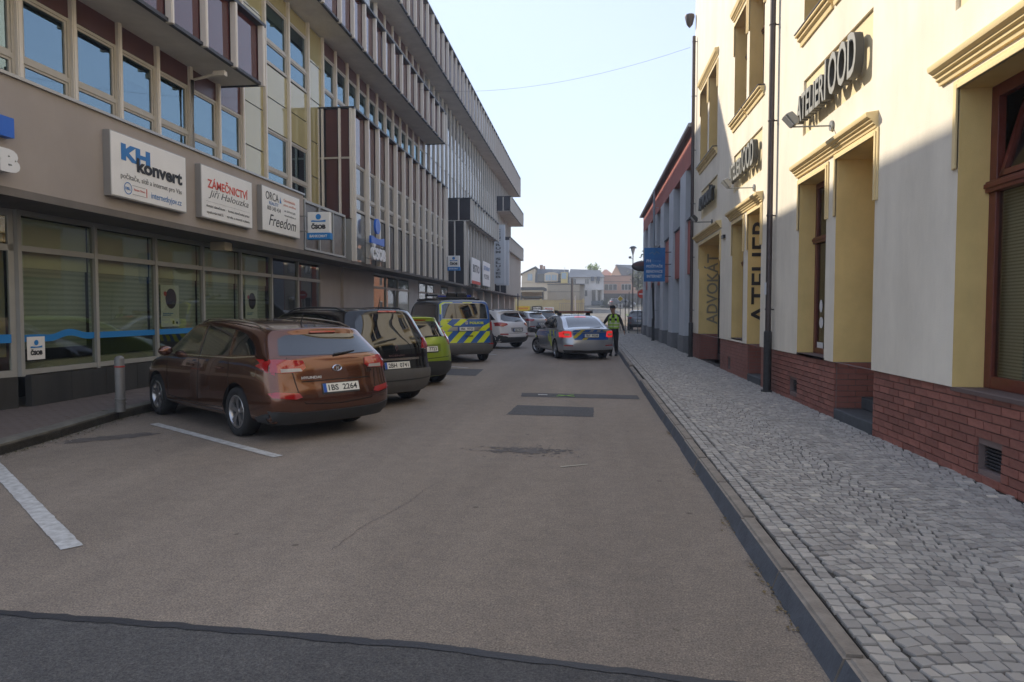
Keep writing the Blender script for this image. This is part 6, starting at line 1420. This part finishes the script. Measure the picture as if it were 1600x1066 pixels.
# white house
t = root0('white_house', 'white two storey house with grey roof and a porch between cream and salmon houses', 'house')
MB().box(-3.7, 2.35, 122, 131, 2.2, 7.75).build('wall', wm, t)
MB().add([(-4.0, 121.6, 7.6), (2.5, 121.6, 7.6), (1.7, 125.2, 9.0), (-3.6, 125.2, 9.25), (-4, 130, 7.6), (2.5, 130, 7.6)], [(0, 1, 2, 3), (3, 2, 5, 4), (0, 3, 4), (1, 5, 2)]).build('roof', roofd, t)
for a, c_ in ((-3.3, -2.5), (-.95, -.25), (1.0, 1.6)): hwin(t, a, c_, 121.98, 6.4, 7.35, n=2)
hwin(t, -1.05, -.5, 121.98, 4.2, 5.35, n=1)
for a in (.1, 1.15): MB().box(a, a + .55, 121.6, 122, 6.9, 7.7).build('awning', roofd, t)
MB().box(.25, 2.3, 120.4, 122, 5.3, 5.45).build('porch_roof', wm, t); MB().box(.3, 1.1, 121.9, 121.99, 2.6, 5.3).build('doorway', win, t); MB().box(1.4, 1.8, 121.9, 121.99, 2.6, 5.3).build('doorway', win, t)
for x_ in (.95, 2.1): MB().box(x_, x_ + .22, 120.4, 120.6, 2.5, 5.3).build('porch_column', wm, t)
MB().box(.2, 2.3, 120.3, 120.38, 2.6, 3.4).build('porch_parapet', mat('porch_grey', (.12, .14, .16), .8), t)
# salmon house
t = root0('salmon_house', 'salmon pink house with flat front and two wide windows behind the lamp', 'house')
MB().box(2.4, 10.5, 128, 136, 2.6, 8.05).build('wall', sal, t); MB().box(2.35, 10.55, 127.9, 136, 8.05, 8.2).build('parapet_cap', mat('cap_brown', (.22, .12, .09), .8), t); MB().box(2.4, 10.5, 127.93, 128, 7.0, 7.1).build('moulding', MATS['cap_brown'], t)
hwin(t, 2.6, 4.9, 127.95, 5.45, 6.6, n=3); hwin(t, 5.7, 7.5, 127.95, 5.45, 6.6, n=3)
MB().box(2.42, 10.4, 127.9, 127.99, 2.7, 4.85).build('dark_base', mat('dark_base', (.05, .05, .055), .8), t)
t = root0('gabled_house', 'house with pale gable and grey roof above the salmon house', 'house')
MB().ext([(4.2, 140, 6), (6.5, 140, 6), (6.5, 140, 9.0), (5.2, 140, 10.9), (4.2, 140, 9.0)], (0, 9, 0)).build('gable_wall', mat('gable_peach', (.62, .42, .28), .85), t)
MB().box(6.2, 12.5, 140.2, 149, 6, 8.9).build('wall', crm, t); MB().add([(5.1, 139.8, 11.0), (6.3, 139.8, 8.7), (12.5, 139.8, 8.7), (12.5, 144.5, 11.0), (5.1, 144.5, 11.0)], [(0, 1, 2, 3), (0, 3, 4)]).build('roof', roofd, t)
t = root0('red_roof_house', 'house with reddish hipped roof behind the white house', 'house')
MB().box(2.0, 5.2, 146, 155, 5, 8.8).build('wall', crm, t); MB().add([(1.6, 145.6, 8.7), (5.5, 145.6, 8.7), (5.5, 155, 8.7), (1.6, 155, 8.7), (3.0, 150, 10.6), (3.6, 150, 10.6)], [(0, 1, 5, 4), (1, 2, 5), (2, 3, 4, 5), (3, 0, 4)]).build('roof', mat('red_roof', (.28, .13, .10), .85), t)
# trees
def tree(x, y, z0, h, r, label, col, n=900, cat='tree', leafs=.22, trunk=True):
    t = thing('tree', label, cat, (x, y, z0), 0, 'trees at the end of the street'); rnd = random.Random(int(x * 31 + y))
    br = MB(); br.tube([(0, 0, 0), (.05, 0, h * .4), (0, .05, h * .75)], [h * .03, h * .022, h * .01], 8); cl = []
    for k in range(14):
        a = rnd.uniform(0, 2 * PI); zz = h * rnd.uniform(.35, .85); e = (math.cos(a) * r * rnd.uniform(.4, .8), math.sin(a) * r * rnd.uniform(.4, .8), min(h * .97, zz + r * rnd.uniform(.1, .6)))
        br.tube([(0, 0, zz * .8), (e[0] * .5, e[1] * .5, (zz * .8 + e[2]) / 2 + .1), e], [h * .012, h * .008, h * .003], 5); cl.append(e)
    br.build('trunk', mat('bark', (.07, .055, .04), .9), t)
    b = MB(); m1, m2 = mat('leaf_' + label[:6], col, .8, var=.3, vscale=2), mat('leafb_' + label[:6], tuple(c_ * .65 for c_ in col), .8)
    for k in range(n):
        c_ = cl[rnd.randrange(len(cl))]; s = leafs * rnd.uniform(.5, 1.2); o = Vector(c_) + Vector((rnd.gauss(0, .3), rnd.gauss(0, .3), rnd.gauss(0, .28))) * r * .75
        u = Vector((rnd.uniform(-1, 1), rnd.uniform(-1, 1), rnd.uniform(-1, 1))).normalized(); v = u.orthogonal().normalized()
        b.mat(m1 if rnd.random() < .6 else m2); b.add([o - u * s, o + v * s * .6, o + u * s, o - v * s * .6], [(0, 1, 2, 3)])
    b.build('crown', None, t); return t
tree(.6, 136, 4, 6.6, 1.5, 'light green treetop above the roof of the white house', (.20, .30, .04), 900)
tree(9.5, 92, 1.4, 7.5, 2.6, 'dark green tree past the grey building, nearest of its row', (.05, .075, .025), 1500, leafs=.3)
tree(12.5, 104, 1.8, 8.5, 3.0, 'dark green tree past the grey building, behind the nearest tree', (.045, .07, .025), 1500, leafs=.32)
tree(9.2, 118, 2.4, 5.5, 2.2, 'bushy dark tree beside the salmon house', (.05, .07, .03), 1200, leafs=.28)
for x_, y_, l_ in ((3.4, 113, 'row of dark shrubs in front of the salmon house, left clump'), (5.8, 113.5, 'row of dark shrubs in front of the salmon house, right clump')):
    t = thing('shrub', l_, 'shrub', (x_, y_, gz(y_)), 0, 'shrubs before the salmon house'); b = MB(); rnd = random.Random(3)
    for k in range(700):
        o = Vector((rnd.gauss(0, .75), rnd.gauss(0, .4), abs(rnd.gauss(.55, .35)))); u = Vector((rnd.uniform(-1, 1), rnd.uniform(-1, 1), rnd.uniform(-1, 1))).normalized(); v = u.orthogonal().normalized(); s = .16
        b.add([o - u * s, o + v * s * .6, o + u * s, o - v * s * .6], [(0, 1, 2, 3)])
    b.build('foliage', mat('shrub_dark', (.03, .045, .02), .8, var=.3, vscale=3), t); MB().tube([(0, 0, -.1), (0, 0, .7)], .05, 6).build('stem', MATS['bark'], t)
# houses past the corner, set back: mirrored in the shop glass across the street
for (x0, y0, y1, h_, m_, l_) in ((6.0, 46.5, 60, 7.5, mat('striped_house', (.66, .58, .44), .85), 'cream house with red stripes set back behind the grey building, mirrored in the shop glass'), (7.5, 62, 82, 8.5, mat('orange_house', (.50, .22, .12), .85), 'orange house set back past the street corner, mirrored in the shop glass')):
    t = root0('house', l_, 'house'); MB().box(x0, x0 + 10, y0, y1, 0, h_).build('wall', m_, t); MB().ext([(x0 - .3, y0 - .2, h_), (x0 + 5, y0 - .2, h_ + 3), (x0 + 10.3, y0 - .2, h_)], (0, y1 - y0 + .4, 0)).build('roof', roofd, t); yy = y0 + 1.2
    while yy < y1 - 1.5:
        for z in (1.2, 4.6):
            f = MB().box(x0 - .05, x0, yy, yy + 1.1, z, z + 1.6).build('window', wfr, t); MB().box(x0 - .07, x0 - .051, yy + .1, yy + 1.0, z + .1, z + 1.5).build('pane', win, f)
        if x0 < 7: MB().box(x0 - .04, x0, yy + 1.5, yy + 2.4, .3, h_ - .3).build('red_stripe', mat('stripe_red', (.50, .16, .08), .85), t)
        yy += 3.1
# distant low hills
b = MB(); n_ = 60
hv = []
for i in range(n_ + 1):
    x_ = -420 + 840 * i / n_; hv += [(x_, 560, 2), (x_, 600, 8 + 5 * noise.noise((x_ * .006, 1, 0)) + 2 * noise.noise((x_ * .03, 5, 0)))]
b.add(hv, [(2 * i, 2 * i + 2, 2 * i + 3, 2 * i + 1) for i in range(n_)]); b.build('hills', mat('hill_green', (.09, .11, .06), .95), kind='structure')

# ================================================================ police officer
skin = mat('skin', (.42, .24, .17), .55); unif = mat('uniform_black', (.014, .014, .017), .85, var=.15, vscale=12, bump=.3, bscale=30); vestm = mat('vest_green', (.35, .62, .03), .6, var=.06, vscale=10); refl = mat('vest_silver', (.62, .66, .45), .4)
pt = thing('person', 'person in black uniform and green reflective vest leaning a hand on the silver saloon', 'person', (.84, 24.75, 0), 0)
V = {'pel': ((0, .03, .95), .15), 'bel': ((0, .02, 1.08), .13), 'che': ((-.03, .0, 1.27), .165), 'top': ((0, .0, 1.42), .12), 'nk': ((-.005, -.02, 1.51), .058), 'jaw': ((-.03, -.06, 1.60), .070), 'hd': ((-.03, -.055, 1.68), .092), 'cr': ((-.025, -.04, 1.74), .080),
     'sl': ((-.17, 0, 1.42), .072), 'ul': ((-.27, -.04, 1.26), .064), 'el': ((-.33, -.08, 1.17), .050), 'fl': ((-.38, -.16, 1.09), .044), 'wl': ((-.42, -.24, 1.03), .031), 'pl': ((-.44, -.28, 1.005), .034),
     'sr': ((.17, 0, 1.42), .072), 'ur': ((.25, .0, 1.27), .064), 'er': ((.30, -.01, 1.15), .050), 'fr': ((.34, -.03, 1.02), .042), 'wr': ((.375, -.06, .91), .030), 'pr': ((.385, -.07, .86), .034),
     'hl': ((-.09, .03, .88), .122), 'kl': ((-.10, -.01, .50), .086), 'cl': ((-.10, .03, .32), .078), 'al': ((-.10, .04, .10), .062), 'hr': ((.09, .03, .88), .122), 'kr': ((.085, .0, .50), .086), 'crr': ((.09, .04, .32), .078), 'ar': ((.10, .05, .10), .062)}
Ed = [('pel', 'bel'), ('bel', 'che'), ('che', 'top'), ('top', 'nk'), ('nk', 'jaw'), ('jaw', 'hd'), ('hd', 'cr'), ('top', 'sl'), ('sl', 'ul'), ('ul', 'el'), ('el', 'fl'), ('fl', 'wl'), ('wl', 'pl'), ('top', 'sr'), ('sr', 'ur'), ('ur', 'er'), ('er', 'fr'), ('fr', 'wr'), ('wr', 'pr'),
      ('pel', 'hl'), ('hl', 'kl'), ('kl', 'cl'), ('cl', 'al'), ('pel', 'hr'), ('hr', 'kr'), ('kr', 'crr'), ('crr', 'ar')]
def fingers(tag_, palm, d, side, up):
    p = Vector(palm); d = Vector(d).normalized(); s_ = Vector(side).normalized(); u = Vector(up).normalized()
    for k, (off, ln) in enumerate(((-.030, .065), (-.010, .078), (.010, .072), (.029, .055))):
        a = p + s_ * off + d * .035; b_ = a + d * ln * .5 + u * -.004; c_ = b_ + d * ln * .42 - u * .018
        V[f'{tag_}{k}a'] = (tuple(a), .0105); V[f'{tag_}{k}b'] = (tuple(b_), .0095); V[f'{tag_}{k}c'] = (tuple(c_), .008)
        Ed.extend([('p' + tag_, f'{tag_}{k}a'), (f'{tag_}{k}a', f'{tag_}{k}b'), (f'{tag_}{k}b', f'{tag_}{k}c')])
    a = p - s_ * .035 - d * .005; b_ = a - s_ * .018 + d * .035; V[f'{tag_}t1'] = (tuple(a), .012); V[f'{tag_}t2'] = (tuple(b_), .009); Ed.extend([('p' + tag_, f'{tag_}t1'), (f'{tag_}t1', f'{tag_}t2')])
fingers('l', V['pl'][0], (-.35, -.75, -.5), (.85, -.35, 0), (0, -.4, .9)); fingers('r', V['pr'][0], (.1, -.1, -1), (.2, -1, .1), (-.9, -.2, 0))
ks = list(V); me = bpy.data.meshes.new('body'); me.from_pydata([V[k][0] for k in ks], [(ks.index(a), ks.index(b_)) for a, b_ in Ed], [])
po = bpy.data.objects.new('body', me); COL.objects.link(po); po.modifiers.new('k', 'SKIN')
for i, k in enumerate(ks): me.skin_vertices[0].data[i].radius = (V[k][1], V[k][1] * (.72 if k in ('pel', 'bel', 'che', 'top') else 1)); me.skin_vertices[0].data[i].use_root = (k == 'pel')
po.modifiers.new('s', 'SUBSURF').levels = 2; po.modifiers['s'].render_levels = 2
dg = bpy.context.evaluated_depsgraph_get(); dg.update(); nm = bpy.data.meshes.new_from_object(po.evaluated_get(dg)); bpy.data.objects.remove(po)
nm.materials.append(unif); nm.materials.append(skin); wl_, wr_ = Vector(V['wl'][0]), Vector(V['wr'][0])
for p in nm.polygons:
    c_ = p.center; p.use_smooth = True
    hand = (c_ - wl_).dot(Vector((-.35, -.75, -.5))) > .0 and c_.x < -.38 and c_.z < 1.08 or (c_.z < .905 and c_.x > .30)
    p.material_index = 1 if (c_.z > 1.505 or hand) else 0
body = meshobj('body', nm, pt)
hd = Vector(V['hd'][0]); b = MB(); b.mat(skin).sphere(hd + Vector((-.035, -.095, -.02)), .016, 8, 6, (.8, 1.2, 1.5)); b.sphere(hd + Vector((.088, .01, -.01)), .02, 8, 6, (.5, .8, 1.4)).sphere(hd + Vector((-.092, .0, -.01)), .02, 8, 6, (.5, .8, 1.4))
b.mat(mat('eye_dark', (.03, .02, .02), .4)).sphere(hd + Vector((-.062, -.082, .005)), .011, 8, 6).sphere(hd + Vector((.0, -.088, .005)), .011, 8, 6).mat(mat('lips', (.25, .09, .08), .6)).box(hd.x - .055, hd.x - .012, hd.y - .092, hd.y - .082, hd.z - .068, hd.z - .058)
b.build('face', None, pt, smooth=60)
b = MB(); b.lathe([(0, .085), (.07, .075), (.098, .035), (.102, 0), (.095, -.01)], (hd.x, hd.y + .01, hd.z + .045), 20); b.ext([(hd.x - .075, hd.y - .075, hd.z + .045), (hd.x - .06, hd.y - .155, hd.z + .03), (hd.x, hd.y - .17, hd.z + .028), (hd.x + .045, hd.y - .15, hd.z + .03), (hd.x + .07, hd.y - .075, hd.z + .045)], (0, 0, .010)); b.build('cap', unif, pt, smooth=50)
MB().lathe([(.096, 0), (.099, -.03), (.090, -.06)], (hd.x, hd.y + .015, hd.z + .035), 16, a0=-.2, a1=PI + .2).build('hair', mat('hair_dark', (.02, .015, .012), .8), pt)
# vest as a shell round the chest
b = MB(); prof = [(.98, .185, .125), (1.05, .18, .122), (1.15, .185, .128), (1.27, .195, .135), (1.36, .20, .13), (1.42, .19, .115), (1.46, .15, .10), (1.485, .10, .08)]; k_ = 28
vs = []; 
for z, rx, ry in prof:
    for j in range(k_): a = 2 * PI * j / k_; vs.append((rx * 1.10 * math.cos(a), ry * 1.14 * math.sin(a) + .01, z))
b.mat(vestm)
for i in range(len(prof) - 1):
    for j in range(k_):
        b.mat(vestm)
        a = 2 * PI * (j + .5) / k_
        if abs(math.cos(a)) > .90 and 2 < i < 6: continue          # arm holes
        if abs(math.cos(a)) < .26 and i >= 4 and math.sin(a) < 0: continue   # neck opening
        b.f.append((i * k_ + j, i * k_ + (j + 1) % k_, (i + 1) * k_ + (j + 1) % k_, (i + 1) * k_ + j)); b.mi.append(0)
b.v = vs; vo = b.build('vest', None, pt, smooth=60)
def band(z, h, rx, ry, a0, a1, m, name):
    q = MB(); K = 24
    for k in range(K):
        a, c_ = a0 + (a1 - a0) * k / K, a0 + (a1 - a0) * (k + 1) / K
        q.quad((rx * math.cos(a), ry * math.sin(a) + .01, z), (rx * math.cos(c_), ry * math.sin(c_) + .01, z), (rx * math.cos(c_), ry * math.sin(c_) + .01, z + h), (rx * math.cos(a), ry * math.sin(a) + .01, z + h))
    q.build(name, m, vo)
band(1.03, .05, .208, .148, 0, 2 * PI, refl, 'reflective_band'); band(1.14, .05, .213, .154, 0, 2 * PI, refl, 'reflective_band')
for sx in (-1, 1): MB().quad((sx * .10 - .025, -.146, 1.19), (sx * .10 + .025, -.144, 1.19), (sx * .11 + .025, -.130, 1.42), (sx * .11 - .025, -.134, 1.42)).build('reflective_band', refl, vo); MB().box(sx * .09 - .04, sx * .09 + .04, -.165, -.12, 1.26, 1.34).build('pouch', unif, vo, bevel=.01)
MB().box(-.008, .008, -.150, -.12, .98, 1.36).build('zip', unif, vo); MB().lathe([(.17, 0), (.175, .02), (.17, .05)], (0, .02, .93), 24).xf(Matrix.Diagonal((1, .78, 1, 1))).build('belt', mat('belt', (.02, .02, .02), .4), pt)
for sx, (x_, y_) in ((-1, (-.10, .02)), (1, (.10, .03))):
    MB().box(x_ - .045, x_ + .045, y_ - .20, y_ + .08, 0.0, .03).ext([(x_ - .042, y_ + .07, .03), (x_ - .042, y_ - .19, .03), (x_ - .042, y_ - .185, .06), (x_ - .042, y_ - .06, .10), (x_ - .042, y_ - .02, .20), (x_ - .042, y_ + .075, .20)], (.084, 0, 0)).build('boot', mat('boot', (.012, .012, .012), .35), pt, bevel=.015)
pt.rotation_euler = (0, 0, -.18)
suv('suv', 'dark car parked before the salmon house far up the street', paint_mat('paint_navy', (.015, .02, .03), .4), (3.9, 109), (.97, .25), H=1.55)
# ---------------------------------------------------------------- air
hm = bpy.data.materials.new('haze_air'); hm.use_nodes = True; n_ = hm.node_tree.nodes; n_.remove(n_['Principled BSDF'])
pv = n_.new('ShaderNodeVolumePrincipled'); pv.inputs['Color'].default_value = (.93, .96, 1, 1); pv.inputs['Density'].default_value = 0.0022; pv.inputs['Anisotropy'].default_value = .3
hm.node_tree.links.new(pv.outputs[0], n_['Material Output'].inputs['Volume'])
MB().box(-640, 640, -70, 720, -1.1, 24).build('haze', hm, kind='stuff')
